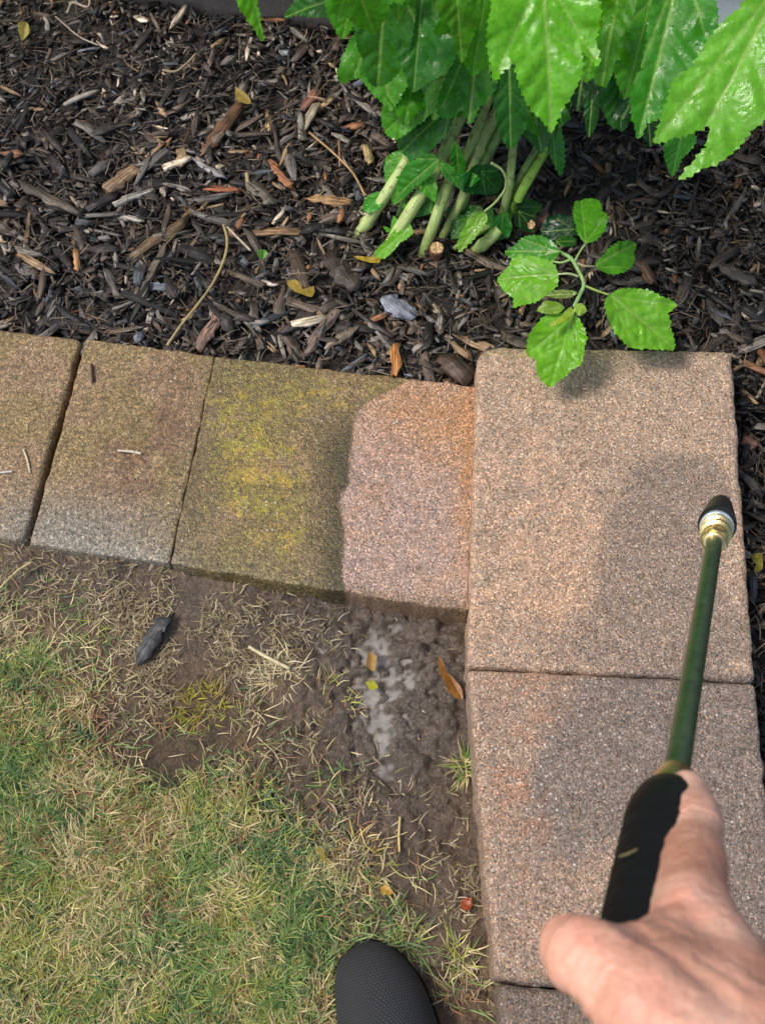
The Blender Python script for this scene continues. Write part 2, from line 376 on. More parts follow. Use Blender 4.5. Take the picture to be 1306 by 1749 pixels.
# ================================================================ edging blocks
def block_color(px, py, side, clean_only=False):
    pass
def dense(v): return np.array(v)
WASH = [(600, 712), (625, 685), (665, 676), (700, 655), (900, 640), (900, 1100), (620, 1100), (590, 1010), (584, 960), (588, 900), (580, 860), (596, 820), (598, 760)]
WASH = [(596, 780), (598, 745), (602, 718), (610, 700), (624, 686), (645, 679), (665, 674), (682, 664), (698, 652), (900, 636), (900, 1100), (625, 1100), (600, 1040), (590, 1010), (585, 985), (583, 960), (585, 930), (588, 905), (585, 885), (581, 862), (586, 840), (595, 822), (597, 800)]
def col_left(x, y, z):
    px, py = proj(x, y, z)
    a = fbm(x*16, y*16, 4, 70); b = fbm(x*60, y*60, 4, 71); d = fbm(x*140, y*140, 3, 72)
    C_ = np.outer(1-a, c(134, 111, 83)) + np.outer(a, c(156, 130, 98))
    def bl(f, col):
        nonlocal C_
        f = np.clip(f, 0, 1)[:, None]; C_ = C_*(1-f)+f*np.array(col)
    bl(.75*sm(.42, .62, b)*blob(px, py, 255, 790, 90, 190, 12), c(112, 84, 62))
    bl(.45*sm(.4, .6, a), c(120, 108, 60))
    bl(.7*blob(px, py, 60, 900, 160, 60)+.55*blob(px, py, 200, 920, 200, 55), c(136, 128, 114))  # paler grey towards the front edges: sky gleam on the wet film, painted in
    bl(.8*sm(0, 40, py-(905+.13*(px-150)))*sm(60, 150, px)*sm(620, 560, px), c(142, 138, 126))  # same wet gleam painted as a band along the front edge
    # algae on the unwashed part of the long block
    und = sm(290, 400, px+ (py-780)*.17)
    bl(.75*und, c(130, 109, 72))
    bl(.6*und*sm(.35, .6, a), c(106, 96, 54))
    pass
    pass
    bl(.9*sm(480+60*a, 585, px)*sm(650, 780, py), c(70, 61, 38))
    bl(.5*blob(px, py, 345, 790, 30, 200, 12), c(84, 74, 52))
    # washed part
    wob = 5*(fbm(x*30, y*30, 2, 74)-.5)*2
    ins = sm(-4, 4, edge_dist(px+wob, py+wob, WASH))
    cw = np.outer(1-a, c(176, 148, 130)) + np.outer(a, c(164, 140, 128))
    f = np.clip(.85*blob(px, py, 720, 700, 130, 75, 20)+.75*blob(px, py, 812, 800, 34, 190)+.25*sm(.5,.7,b), 0, 1)[:, None]; cw = cw*(1-.8*f)+.8*f*c(178, 132, 88)
    f = np.clip(.8*sm(40, 0, 1050-py-(800-px)*.12)*1.0, 0, 1)[:, None]; cw = cw*(1-f)+f*c(118, 96, 66)
    C_ = C_*(1-ins[:, None]) + cw*ins[:, None]
    film = np.clip(1 - ins, 0, 1)
    wet = np.clip(.75*und*(1-ins) + .25*(1-ins)+.6*sm(890, 950, py)+.15, 0, 1)
    moss = und*(1-ins)*(.13+.82*blob(px, py, 400, 760, 80, 130)+.8*blob(px, py, 480, 860, 65, 110)+.8*blob(px, py, 560, 680, 110, 40)+.5*blob(px, py, 330, 680, 60, 80)-.9*sm(480+40*a, 590, px)*sm(650, 780, py)) + .12*(1-und)
    return C_, film, wet, np.clip(moss, 0, 1)
def col_right(x, y, z):
    px, py = proj(x, y, z)
    a = fbm(x*14, y*14, 4, 80); b = fbm(x*50, y*50, 4, 81)
    C_ = np.outer(1-a, c(176, 150, 126)) + np.outer(a, c(162, 140, 122))
    def bl(f, col):
        nonlocal C_
        f = np.clip(f, 0, 1)[:, None]; C_ = C_*(1-f)+f*np.array(col)
    bl(.6*sm(.42, .62, b)*blob(px, py, 900, 900, 130, 330), c(196, 160, 132))
    bl(.45*blob(px, py, 950, 1000, 120, 120), c(196, 160, 128))
    bl(.35*blob(px, py, 1120, 660, 170, 90), c(176, 152, 132))
    gp = sm(.36, .56, a*.35+b*.15+.6*(blob(px, py, 1165, 845, 75, 80)+blob(px, py, 1120, 980, 90, 110)+blob(px, py, 1110, 1085, 170, 60)))
    bl(.66*gp, c(128, 114, 103))
    low = sm(1145, 1160, py)
    bl(.55*low, c(146, 124, 108))
    bl(.66*low*sm(.34, .58, a*.35+b*.15+.6*(blob(px, py, 1110, 1200, 150, 70, -20)+blob(px, py, 990, 1350, 85, 130, 25)+blob(px, py, 1250, 1400, 160, 260))), c(112, 104, 98))
    bl(.5*sm(.5, .66, b)*low*blob(px, py, 900, 1330, 60, 230), c(172, 122, 92))
    bl(.7*sm(1665, 1680, py), c(98, 88, 80))
    bl(.35*sm(620, 596, py), c(128, 126, 84))
    film = np.clip(.15*low, 0, 1)
    return C_, film, np.full(len(px), .12), np.clip(.5*sm(625, 596, py), 0, 1)
def block(name, corners, zt, r, rc, colf, label, depth=.12, seed=0, tiltz=(0, 0)):
    "corners: pixel corners back-left, back-right, front-right, front-left of the top face"
    P = [at(x, y, zt) for x, y in corners]
    Lx = ((P[1]-P[0]).length+(P[2]-P[3]).length)/2; Ly = ((P[3]-P[0]).length+(P[2]-P[1]).length)/2
    step = .0026
    def ax(L):
        e = [0, .0008, .0018, .003, .0046, .0065]
        core = np.arange(.009, L-.008, step)
        return np.concatenate([e, core, L-np.array(e[::-1])])
    sx, sy = ax(Lx), ax(Ly)
    U, V = np.meshgrid(sx, sy, indexing='ij'); U = U.ravel(); V = V.ravel()
    # outline wobble
    ed = np.minimum(np.minimum(U, Lx-U), np.minimum(V, Ly-V))
    # rounded corners in plan
    if not isinstance(rc, tuple): rc = (rc,)*4
    rc = np.where(V < Ly/2, np.where(U < Lx/2, rc[0], rc[1]), np.where(U < Lx/2, rc[3], rc[2]))
    cu = np.clip(U, rc, Lx-rc); cv = np.clip(V, rc, Ly-rc); du = U-cu; dv = V-cv; ln = np.hypot(du, dv)
    sc = np.where(ln > rc, rc/np.maximum(ln, 1e-9), 1)
    cornr = (np.abs(du) > 0) & (np.abs(dv) > 0)
    # map square corner to disc
    mx = np.maximum(np.abs(du), np.abs(dv)); sc = np.where(cornr, mx/np.maximum(ln, 1e-9), 1)
    U2 = cu+du*sc; V2 = cv+dv*sc
    dist = np.where(cornr, rc-mx, ed)
    rr = r*(.8+.5*fbm(U*25+seed, V*25, 3, seed))
    t = np.clip(dist/rr, 0, 1); zz = zt - rr + rr*np.sqrt(np.clip(1-(1-t)**2, 0, 1))
    s = (U2/Lx)[:, None]; q = (V2/Ly)[:, None]
    A = [np.array(p[:2]) for p in P]
    XY = (A[0]*(1-s)+A[1]*s)*(1-q) + (A[3]*(1-s)+A[2]*s)*q
    wobn = np.stack([fbm(XY[:, 0]*60, XY[:, 1]*60, 3, seed+5)-.5, fbm(XY[:, 0]*60, XY[:, 1]*60, 3, seed+9)-.5], 1)*.004*(dist < .012)[:, None]
    XY = XY + wobn
    zz = zz + .0010*(fbm(XY[:, 0]*70, XY[:, 1]*70, 4, seed)-.5)*2 + .0016*(fbm(XY[:, 0]*14, XY[:, 1]*14, 2, seed+3)-.5)*2
    Vt = np.column_stack([XY, zz]); nx, ny = len(sx), len(sy)
    F = gridfaces(nx, ny)[:, ::-1]
    rim = [i*ny for i in range(nx)] + [(nx-1)*ny+j for j in range(1, ny)] + [i*ny+ny-1 for i in range(nx-2, -1, -1)] + [j for j in range(ny-2, 0, -1)]
    rim = np.array(rim); n = len(rim); cur = rim; layers = [Vt]; base = len(Vt); FF = [F]
    for k, dz in enumerate((.008, .02, .04, depth)):
        L_ = Vt[rim].copy(); L_[:, 2] = zt-r-dz
        L_[:, :2] += .0025*(np.column_stack([fbm(L_[:, 0]*80, L_[:, 1]*80+k*9, 2, 3), fbm(L_[:, 0]*80+5, L_[:, 1]*80+k*9, 2, 4)])-.5)
        layers.append(L_); nw = np.arange(base, base+n); base += n
        FF.append(np.stack([cur, np.roll(cur, -1), np.roll(nw, -1), nw], 1)); cur = nw
    Vt = np.concatenate(layers); F = np.concatenate(FF)
    C_, film, wet, moss = colf(Vt[:, 0], Vt[:, 1], np.full(len(Vt), zt))
    o = quads(name, Vt, F, cols=C_, mat=CONC, extra={'film': film, 'wet': wet, 'moss': moss})
    tag(o, label, 'edging block', 'concrete blocks edging the mulch bed'); return o
ZL, ZR = .042, .062
block('edging_block', [(-125, 546), (139, 578), (41, 924), (-250, 893)], ZL, .006, .008, col_left, 'partly visible brown block at the left edge, left of the wide dark joint', seed=1)
block('edging_block', [(147, 579), (367.2, 607), (290.8, 962), (49, 930)], ZL, .0028, .003, col_left, 'short brown block with pale straw bits between the wide joint and the mossy block', seed=2)
block('edging_block', [(367, 607), (818, 660), (799, 1045), (290.5, 963)], ZL, .0028, .003, col_left, 'long block, half yellow green with algae and half washed clean pink', seed=3)
block('edging_block', [(816, 590), (1250, 598), (1290, 1163), (797, 1138)], ZR, .0075, (.022, .012, .006, .006), col_right, 'clean tan corner block lying under the lance nozzle and seedling leaf tip', seed=4)
block('edging_block', [(797, 1141), (1291, 1166), (1345, 1735), (846, 1674)], ZR-.002, .0075, .006, col_right, 'pinkish grey block under the lance tube and index finger, second in the right column', seed=5)
block('edging_block', [(848, 1678), (1347, 1741), (1420, 2300), (900, 2250)], ZR-.006, .008, .006, col_right, 'dark grey block with white specks at the bottom, beneath the thumb', seed=6)

# ================================================================ chips (mulch)
def chips(name, cx, cy, cz, L, W, T, yaw, pitch, roll, col, mat=CHIP, ns=4, jag=.35):
    N = len(cx); prof = np.array([.45, 1.0, .95, .5]) if ns == 4 else np.interp(np.linspace(0, 1, ns), [0, .15, .5, .85, 1], [.4, .9, 1, .85, .35])
    u = np.linspace(-.5, .5, ns)
    quad = np.array([[-.5, -.5], [.5, -.5], [.5, .5], [-.5, .5]])
    P = np.zeros((N, ns, 4, 3))
    P[..., 0] = (u[None, :, None] + (rng.random((N, ns, 4))-.5)*.16*np.where(np.isin(np.arange(ns), [0, ns-1]), 1.6, .5)[None, :, None])*L[:, None, None]
    wv = prof[None, :]*(1+jag*(rng.random((N, ns))-.5)*2)
    wv[:, 0] *= rng.uniform(.7, 2.0, N); wv[:, -1] *= rng.uniform(.5, 1.9, N); cen = (rng.random((N, ns))-.5)*.35
    P[..., 1] = (quad[None, None, :, 0]*wv[..., None]*(1+.25*(rng.random((N, ns, 4))-.5)) + cen[..., None])*W[:, None, None]
    P[..., 2] = (quad[None, None, :, 1]*(.5+.5*wv[..., None])*(1+.5*(rng.random((N, ns, 4))-.5)))*T[:, None, None]
    bend = (rng.random(N)-.5)*.25
    P[..., 1] += bend[:, None, None]*((P[..., 0]/L[:, None, None])**2)*L[:, None, None]
    G = P.reshape(-1, 3).copy() + np.repeat(rng.random((N, 3))*9, ns*4, 0)
    cr, sr = np.cos(roll)[:, None, None], np.sin(roll)[:, None, None]
    y = P[..., 1]*cr - P[..., 2]*sr; z = P[..., 1]*sr + P[..., 2]*cr; x = P[..., 0]
    cq, sq = np.cos(pitch)[:, None, None], np.sin(pitch)[:, None, None]
    x, z = x*cq - z*sq, x*sq + z*cq
    cyw, syw = np.cos(yaw)[:, None, None], np.sin(yaw)[:, None, None]
    x, y = x*cyw - y*syw, x*syw + y*cyw
    V = np.stack([x+cx[:, None, None], y+cy[:, None, None], z+cz[:, None, None]], -1).reshape(-1, 3)
    f = []
    for i in range(ns-1):
        for k in range(4): f.append([i*4+k, (i+1)*4+k, (i+1)*4+(k+1) % 4, i*4+(k+1) % 4])
    f.append([0, 1, 2, 3]); e = (ns-1)*4; f.append([e+3, e+2, e+1, e])
    f = np.array(f); F = (f[None]+(np.arange(N)*ns*4)[:, None, None]).reshape(-1, 4)
    cc = np.repeat(col, ns*4, 0)
    return quads(name, V, F, cols=cc, gc=G, mat=mat, smooth=False)
PAL = np.array([c(34, 32, 31), c(54, 48, 44), c(76, 66, 58), c(100, 86, 74), c(112, 106, 100), c(146, 138, 128), c(160, 132, 100), c(150, 104, 72), c(200, 184, 160), c(84, 88, 94)])
PW = np.array([.23, .22, .17, .13, .09, .06, .035, .012, .022, .05]); PW /= PW.sum()
def in_bed(x, y, m=0.0):
    left = (lline(x, y) > -.004-m) & (x < at(812, 600, .05).x+.0) 
    right = (x >= at(812, 600, .05).x) & (y > at(900, 600, .06).y - .004)
    e1 = at(1250, 600, ZR); e2 = at(1291, 1166, ZR-.0)
    ex = e1.x + (y-e1.y)*(e2.x-e1.x)/(e2.y-e1.y)
    side = (x > ex+.006) & (y <= at(900, 600, .06).y+.02)
    return left | right | side
def scatter(N, x0, x1, y0, y1):
    x = rng.uniform(x0, x1, N); y = rng.uniform(y0, y1, N); k = in_bed(x, y); return x[k], y[k]
WALL_A, WALL_B = at(300, 2, .05), at(500, 28, .05)
def wall_d(x, y):
    d = (WALL_B-WALL_A).normalized(); return (x-WALL_A.x)*(-d.y)+(y-WALL_A.y)*d.x
def bed_z(x, y):
    left = mulch_h(x, y)*sm(.42, .30, x)
    e = at(900, 600, .06).y
    zr = np.where(y > e, .018, .018-.035*sm(0, .10, e-y))
    return np.where(x < .22, mulch_h(x, y), np.minimum(mulch_h(x, y), zr+.012*fbm(x*9, y*9, 2, 44)))
def mk_mulch(name, N, Lr, Wr, Tr, zr, pal=None, tilt=.35):
    x, y = scatter(N, -.75, .75, .0, 1.45); k = wall_d(x, y) < -.005; x, y = x[k], y[k]; n = len(x)
    px, py = proj(x, y, np.full(n, .03))
    fine = sm(330, 60, py)*sm(700, 300, px)*.55          # finer litter towards the upper left
    L = np.exp(rng.uniform(np.log(Lr[0]), np.log(Lr[1]), n))*(1-.6*fine); W = rng.uniform(*Wr, n)*(1-.55*fine); W = np.minimum(W, L*.45); T = rng.uniform(*Tr, n)
    idx = rng.choice(len(PAL), n, p=PW); col = PAL[idx]*rng.uniform(.65, 1.3, (n, 1))
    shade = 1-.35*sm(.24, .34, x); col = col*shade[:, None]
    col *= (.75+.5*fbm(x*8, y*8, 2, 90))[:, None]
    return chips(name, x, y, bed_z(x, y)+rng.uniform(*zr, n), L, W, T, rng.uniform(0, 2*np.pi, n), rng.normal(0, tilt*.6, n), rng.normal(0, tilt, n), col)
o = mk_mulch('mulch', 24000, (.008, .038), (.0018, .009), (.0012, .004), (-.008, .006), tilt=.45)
tag(o, 'dark shredded bark mulch filling the bed behind the blocks', kind='stuff')
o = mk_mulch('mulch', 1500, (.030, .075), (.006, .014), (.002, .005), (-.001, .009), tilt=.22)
tag(o, 'larger dark bark pieces lying over the mulch bed', kind='stuff')

# fine fibres
def ribbons(name, x, y, z, L, W, yaw, el0, el1, col, mat=GRASS, kind='stuff', label=None, yawbend=None):
    N = len(x); ns = 5; V = np.zeros((N, ns, 2, 3)); px_, py_, pz_ = x.copy(), y.copy(), z.copy()
    wprof = np.array([.8, 1, .9, .6, .08]); yb = yawbend if yawbend is not None else rng.normal(0, .5, N)
    for k in range(ns):
        t = k/(ns-1); el = el0*(1-t)+el1*t; yw = yaw+yb*t
        hw = W*wprof[k]/2; sx_, sy_ = -np.sin(yw)*hw, np.cos(yw)*hw; tw = rng.normal(0, .25, N)*hw
        V[:, k, 0] = np.stack([px_-sx_, py_-sy_, pz_-tw], 1); V[:, k, 1] = np.stack([px_+sx_, py_+sy_, pz_+tw], 1)
        s = L/(ns-1); px_ = px_+np.cos(yw)*np.cos(el)*s; py_ = py_+np.sin(yw)*np.cos(el)*s; pz_ = pz_+np.sin(el)*s
    f = np.array([[2*k, 2*k+2, 2*k+3, 2*k+1] for k in range(ns-1)]); F = (f[None]+(np.arange(N)*ns*2)[:, None, None]).reshape(-1, 4)
    o = quads(name, V.reshape(-1, 3), F, cols=np.repeat(col, ns*2, 0), mat=mat)
    return tag(o, label, kind=kind)
x, y = scatter(16000, -.7, .7, 0, 1.42); k = wall_d(x, y) < -.01; x, y = x[k], y[k]; n = len(x)
fc = np.array([c(120, 108, 92), c(78, 66, 56), c(156, 140, 116), c(100, 76, 52), c(60, 54, 50)])[rng.choice(5, n, p=[.25, .3, .1, .15, .2])]*rng.uniform(.7, 1.2, (n, 1))
ribbons('mulch_fibre', x, y, bed_z(x, y)+rng.uniform(0, .009, n), rng.uniform(.010, .038, n), rng.uniform(.0005, .0014, n), rng.uniform(0, 6.28, n), rng.normal(.05, .2, n), rng.normal(-.1, .2, n), fc, label='thin bark fibres strewn over the mulch')

# ---------------------------------------------------------------- single pieces one can point at
def piece(name, a, b, wpx, col, label, cat, z=.034, th=.004, mat=CHIP, ns=9, jag=.22, zl=0.0):
    A = at(*a, z); B = at(*b, z); L = (B-A).length; mid = (A+B)/2; yaw = math.atan2((B-A).y, (B-A).x)
    W = wpx/1400.0
    o = chips(name, np.array([0.]), np.array([0.]), np.array([0.]), np.array([L]), np.array([W]), np.array([th]), np.array([yaw]), np.array([zl]), np.array([rng.normal(0, .12)]), np.array([.72*np.array(col)+.28*c(84, 74, 66)]), mat=mat, ns=ns, jag=jag)
    o.location = mid
    return tag(o, label, cat)
WC = 'wood chips on the mulch'
for a, b, wd, col, label in [
    ((580, 522), (520, 606), 22, c(120, 102, 92), 'grey brown split stick of bark pointing down at the mossy block'),
    ((676, 588), (676, 640), 22, c(196, 130, 62), 'bright orange wood chip standing at the edge of the long block'),
    ((375, 535), (340, 596), 26, c(150, 116, 100), 'pinkish wood chip near the block edge below the curved dry stem'),
    ((655, 508), (702, 545), 34, c(150, 156, 170), 'pale bluish grey weathered chip left of the seedling'),
    ((755, 605), (800, 652), 40, c(70, 50, 38), 'chunky dark brown wood piece in the corner beside the tan corner block'),
    ((240, 285), (180, 328), 30, c(150, 122, 92), 'broad tan wood chip at the upper left of the mulch'),
    ((258, 325), (200, 348), 14, c(172, 166, 156), 'slim pale grey chip just below the broad tan chip'),
    ((332, 276), (385, 304), 12, c(168, 162, 164), 'slim pale lilac grey splinter right of the broad tan chip'),
    ((352, 322), (410, 326), 13, c(170, 96, 54), 'slim rusty orange splinter above the curved dry stem'),
    ((530, 340), (600, 348), 20, c(190, 148, 96), 'bright tan wood chip left of the shrub stems'),
    ((420, 398), (520, 395), 17, c(158, 122, 84), 'long tan wood chip right of the curved dry stem top'),
    ((465, 285), (500, 322), 15, c(176, 112, 72), 'small orange brown chip above the long tan chip'),
    ((425, 310), (465, 348), 24, c(104, 96, 84), 'grey wide chip beside the small orange brown chip'),
    ((415, 175), (350, 262), 26, c(112, 78, 50), 'long rough rusty brown bark slab near the top middle'),
    ((545, 150), (520, 186), 22, c(138, 92, 76), 'stubby reddish brown chip at the top, left of the shrub'),
    ((475, 76), (494, 94), 20, c(176, 178, 184), 'small whitish stone like chip below the hanging leaf tip'),
    ((320, 375), (225, 440), 22, c(120, 98, 66), 'curved brown bark strip in the middle of the mulch'),
    ((285, 420), (245, 490), 14, c(128, 116, 98), 'grey brown stick below the curved bark strip'),
    ((30, 310), (130, 365), 22, c(88, 78, 66), 'long dark grey bark slab at the left side'),
    ((130, 430), (132, 465), 12, c(188, 138, 84), 'tiny upright orange tan chip at the left'),
    ((252, 488), (294, 494), 16, c(112, 122, 136), 'small slate blue chip above the short brown block'),
    ((206, 370), (245, 378), 10, c(188, 180, 166), 'small cream splinter left of the curved bark strip'),
    ((600, 165), (660, 200), 16, c(88, 74, 60), 'straight brown stick left of the lower shrub leaves'),
    ((500, 430), (526, 500), 26, c(84, 68, 52), 'flat brown bark piece above the yellow withered leaf'),
    ((560, 440), (610, 500), 40, c(56, 46, 40), 'broad dark bark slab below the shrub stems'),
    ((610, 560), (555, 596), 14, c(142, 128, 112), 'thin grey splinter in the fan of bark above the block'),
    ((480, 560), (515, 612), 24, c(108, 92, 78), 'grey brown bark piece left of the split stick'),
    ((625, 250), (632, 282), 18, c(186, 164, 112), 'small cream yellow chip left of the shrub leaves'),
    ((1085, 440), (1115, 485), 22, c(108, 72, 46), 'brown bark piece right of the seedling'),
    ((1230, 455), (1290, 485), 26, c(84, 76, 72), 'grey bark slab at the right side under the big leaves'),
    ((1010, 380), (1030, 320), 20, c(58, 46, 42), 'dark bark slab behind the seedling top leaf'),
    ((855, 480), (830, 505), 15, c(176, 158, 132), 'small cream chip left of the seedling'),
    ((905, 395), (935, 365), 18, c(120, 74, 58), 'reddish bark stick leaning by the shrub base'),
]:
    tag(piece('wood_chip', a, b, wd, col*1.0, label, 'wood chip', th=.0045 if wd < 30 else .009), group=WC)
tag(piece('wood_chip', (238, 1128), (288, 1050), 25, c(66, 70, 74), 'charcoal grey wood chip lying alone on the muddy grass', 'wood chip', z=.016, th=.008, ns=11, jag=.05), group=WC)
piece('bark_scrap', (1268, 748), (1290, 762), 22, c(120, 80, 64), 'reddish bark scrap right of the tan corner block', 'bark scrap', z=-.005, th=.003)
def twig(pts, label, col, r=1.6, name='twig', z=.038, cat='twig', mat=STEM, seg=8):
    P = [(*at(p[0], p[1], z+(p[2] if len(p) > 2 else 0)), r/1400) for p in pts]
    return tag(tube(name, P, mat, seg=seg, col=col, jit=.2), label, cat)
twig([(382, 384), (388, 410), (384, 440), (366, 480), (338, 520), (312, 552), (286, 590)], 'long curved pale dry stem lying across the mulch', c(168, 150, 104), 2.6, z=.044)
twig([(528, 226), (570, 262), (602, 295), (624, 335)], 'pale dry twig left of the shrub', c(170, 140, 96), 2.2, z=.046)
twig([(579, 240), (580, 285)], 'short side twig crossing the pale dry twig', c(160, 118, 88), 1.8, z=.044)
twig([(388, 388), (405, 405), (428, 428)], 'thin whitish twig beside the top of the curved dry stem', c(186, 174, 150), 2.2, z=.042)
twig([(95, 28), (135, 62), (170, 78)], 'thin grey twig in the upper left corner', c(150, 140, 122), 1.8, z=.05)
twig([(115, 22), (125, 5), (150, 12), (155, -4)], 'curly pale root at the top left edge', c(176, 160, 138), 2.6, name='root', z=.052, cat='root')
twig([(278, 120), (300, 122), (320, 108), (335, 92)], 'curled pale root strand in the upper mulch', c(160, 144, 118), 2.6, name='root', z=.048, cat='root')
twig([(940, 890), (910, 905)], 'x', c(0, 0, 0)) if False else None
# straw bits on the blocks, lawn and mud
def straw(pts, label, col, r, z): return twig(pts, label, col, r, name='straw', z=z, cat='straw')
straw([(202, 770), (222, 771), (242, 775)], 'pale straw bit in the middle of the short brown block', c(206, 198, 180), 2.2, ZL+.002)
straw([(40, 767), (47, 785), (52, 808)], 'pale straw bit on the leftmost block near the joint', c(200, 186, 150), 2.0, ZL+.002)
straw([(-4, 808), (22, 805)], 'short white straw at the left edge of the leftmost block', c(205, 200, 186), 2.0, ZL+.002)
straw([(157, 622), (159, 652)], 'dark fibre near the back corner of the short brown block', c(62, 34, 22), 2.2, ZL+.002)
straw([(683, 1395), (681, 1425), (682, 1455)], 'single upright golden straw on the mud', c(206, 180, 112), 1.8, .012)
straw([(0, 1005), (30, 975), (55, 960)], 'pale straw stalk at the left below the leftmost block', c(190, 172, 124), 1.8, .03)
straw([(425, 1105), (455, 1122), (495, 1142)], 'long pale straw near the middle of the muddy grass', c(206, 192, 152), 3.0, .014)

# ================================================================ lawn
LAWN = [(-300, 1110), (50, 1140), (120, 1200), (170, 1300), (270, 1370), (400, 1350), (460, 1400), (520, 1480), (570, 1560), (560, 1640), (575, 2100), (-300, 2100)]
GREEN, STRAW, BROWN, DKG, YG = c(128, 156, 84), c(216, 198, 148), c(164, 122, 88), c(80, 118, 70), c(174, 176, 88)
def lawn_cols(px, py, n):
    wts = np.stack([
        .55+1.6*blob(px, py, 30, 1250, 110, 170)+1.2*blob(px, py, 120, 1700, 220, 120)+1.4*blob(px, py, 470, 1620, 150, 130)+.8*blob(px,py,330,1420,90,60),
        .85+1.2*blob(px, py, 230, 1430, 110, 110)+.6*blob(px, py, 330, 1560, 150, 90)+1.6*blob(px, py, 300, 1100, 330, 80),
        .2+4.0*blob(px, py, 210, 1225, 130, 65)+2.2*blob(px, py, 235, 1430, 60, 90)+.5*blob(px, py, 560, 1350, 120, 160),
        .38+2.2*blob(px, py, 500, 1430, 70, 90)+1.2*blob(px, py, 540, 1560, 60, 80)+1.0*blob(px, py, 60, 1330, 90, 90)+1*blob(px,py,250,1730,120,50),
        .45+1.3*blob(px, py, 420, 1560, 110, 70)+1.5*blob(px, py, 335, 1205, 55, 40)+.8*blob(px, py, 100, 1600, 160, 100)+.9*blob(px,py,430,1700,120,60)], 1)
    wts *= (.05+fbm(px[:, None]/45+np.arange(5)*31, py[:, None]/45+np.zeros(5), 3, 13)*2)**4
    wts /= wts.sum(1, keepdims=True); u = rng.random(n)[:, None]; idx = (np.cumsum(wts, 1) < u).sum(1).clip(0, 4)
    return np.array([GREEN, STRAW, BROWN, DKG, YG])[idx]*rng.uniform(.6, 1.25, (n, 1))
N = 330000
x = rng.uniform(-.62, .12, N); y = rng.uniform(-.30, .56, N); px, py = proj(x, y, np.zeros(N))
ed = edge_dist(px, py, LAWN) + 50*(fbm(x*18, y*18, 3, 33)-.5)*2
dens = sm(-60, 60, ed)*.95+.06*sm(-200, -60, ed)
dens *= .35+.65*sm(.3, .5, fbm(x*22, y*22, 3, 36)) + .2*sm(30, 100, ed)
dens *= 1-.75*blob(px, py, 270, 1290, 100, 40)
k = (rng.random(N) < dens) & (px > -120) & (py < 1900); x, y, px, py = x[k], y[k], px[k], py[k]; n = len(x)
print('blades', n)
col = lawn_cols(px, py, n); lie = rng.random(n) < .6
el0 = np.where(lie, rng.uniform(.0, .4, n), rng.uniform(.5, 1.2, n)); el1 = np.where(lie, rng.normal(-.1, .25, n), rng.uniform(-.3, .7, n))
clump = fbm(x*25, y*25, 2, 66)*6.28*2.2
yaw = np.where(rng.random(n) < .5, clump+rng.normal(0, .5, n), rng.uniform(0, 6.28, n))
ribbons('grass', x, y, ground_h(x, y)+rng.uniform(0, .012, n)*(sm(0, 60, edge_dist(px, py, LAWN))*.8+.2), rng.uniform(.009, .031, n), rng.uniform(.0006, .0014, n), yaw, el0, el1, col, label='short patchy lawn of green and straw coloured grass')
# dead litter on the bare soil
N = 90000
x = rng.uniform(-.50, .22, N); y = rng.uniform(-.1, .62, N); px, py = proj(x, y, np.zeros(N))
d = .55*sm(640, 380, px)*sm(1420, 1050, py)*(.35+.65*sm(960+.13*px, 1010+.13*px, py))+.04+.5*blob(px, py, 560, 1280, 50, 130)+.5*blob(px, py, 590, 1450, 60, 120)+.3*blob(px, py, 800, 1600, 50, 120)
d *= sm(.42, .6, fbm(x*28, y*28, 3, 15))*1.4; d *= 1-.95*blob(px, py, 680, 1180, 150, 170); d *= 1-.6*blob(px, py, 500, 1030, 200, 40)
front = lline(x, y) < -.315+.03*sm(0,500,px)*0
k = (rng.random(N) < d) & (lline(x, y) < -.255-.012*rng.random(N)) & (px < 840); x, y, px, py = x[k], y[k], px[k], py[k]; n = len(x)
col = np.array([c(184, 166, 130), c(150, 130, 98), c(116, 96, 72), c(142, 140, 88), c(204, 192, 160)])[rng.choice(5, n, p=[.28, .27, .2, .15, .1])]*rng.uniform(.65, 1.15, (n, 1))
ribbons('dry_grass_litter', x, y, ground_h(x, y)+rng.uniform(.0, .006, n), rng.uniform(.004, .019, n), rng.uniform(.0005, .0015, n), rng.uniform(0, 6.28, n), rng.normal(.12, .25, n), rng.normal(-.1, .25, n), col, label='dry grass litter trodden into the bare soil')
# tufts that stand alone on the mud
def tuft(px0, py0, nb, Lr, cols, label, sp=.006, el=(.25, 1.2)):
    p0 = at(px0, py0, .004); sp = sp*1.35; a = rng.uniform(0, 6.28, nb); q = sp*np.sqrt(rng.random(nb))
    x = np.cos(a)*q; y = np.sin(a)*q; col = np.array(cols)[rng.integers(0, len(cols), nb)]*rng.uniform(.65, 1.2, (nb, 1))
    o = ribbons('grass_tuft', x, y, np.zeros(nb)-.002, rng.uniform(*Lr, nb), rng.uniform(.0009, .0018, nb), a+rng.normal(0, 1.5, nb), rng.uniform(*el, nb), rng.uniform(-.4, .3, nb), col, kind=None)
    o.location = (p0.x, p0.y, float(ground_h(np.array([p0.x]), np.array([p0.y]))[0])); tag(o, label, 'grass tuft', 'grass tufts on the mud')
tuft(693, 1610, 80, (.012, .045), [GREEN, STRAW, DKG, YG], 'spiky green and straw tuft just right of the shoe tip', .010)
tuft(640, 1585, 90, (.015, .04), [GREEN, DKG, GREEN], 'green tuft touching the top of the shoe', .016)
tuft(782, 1640, 60, (.010, .035), [STRAW, YG, GREEN], 'yellowish tuft between the shoe and the second block', .010)
tuft(795, 1312, 80, (.012, .032), [GREEN, YG, STRAW], 'small green tuft against the left edge of the second block', .008)
tuft(700, 1250, 30, (.01, .03), [STRAW, BROWN], 'tiny dry tuft below the puddle', .01, (.0, .5))
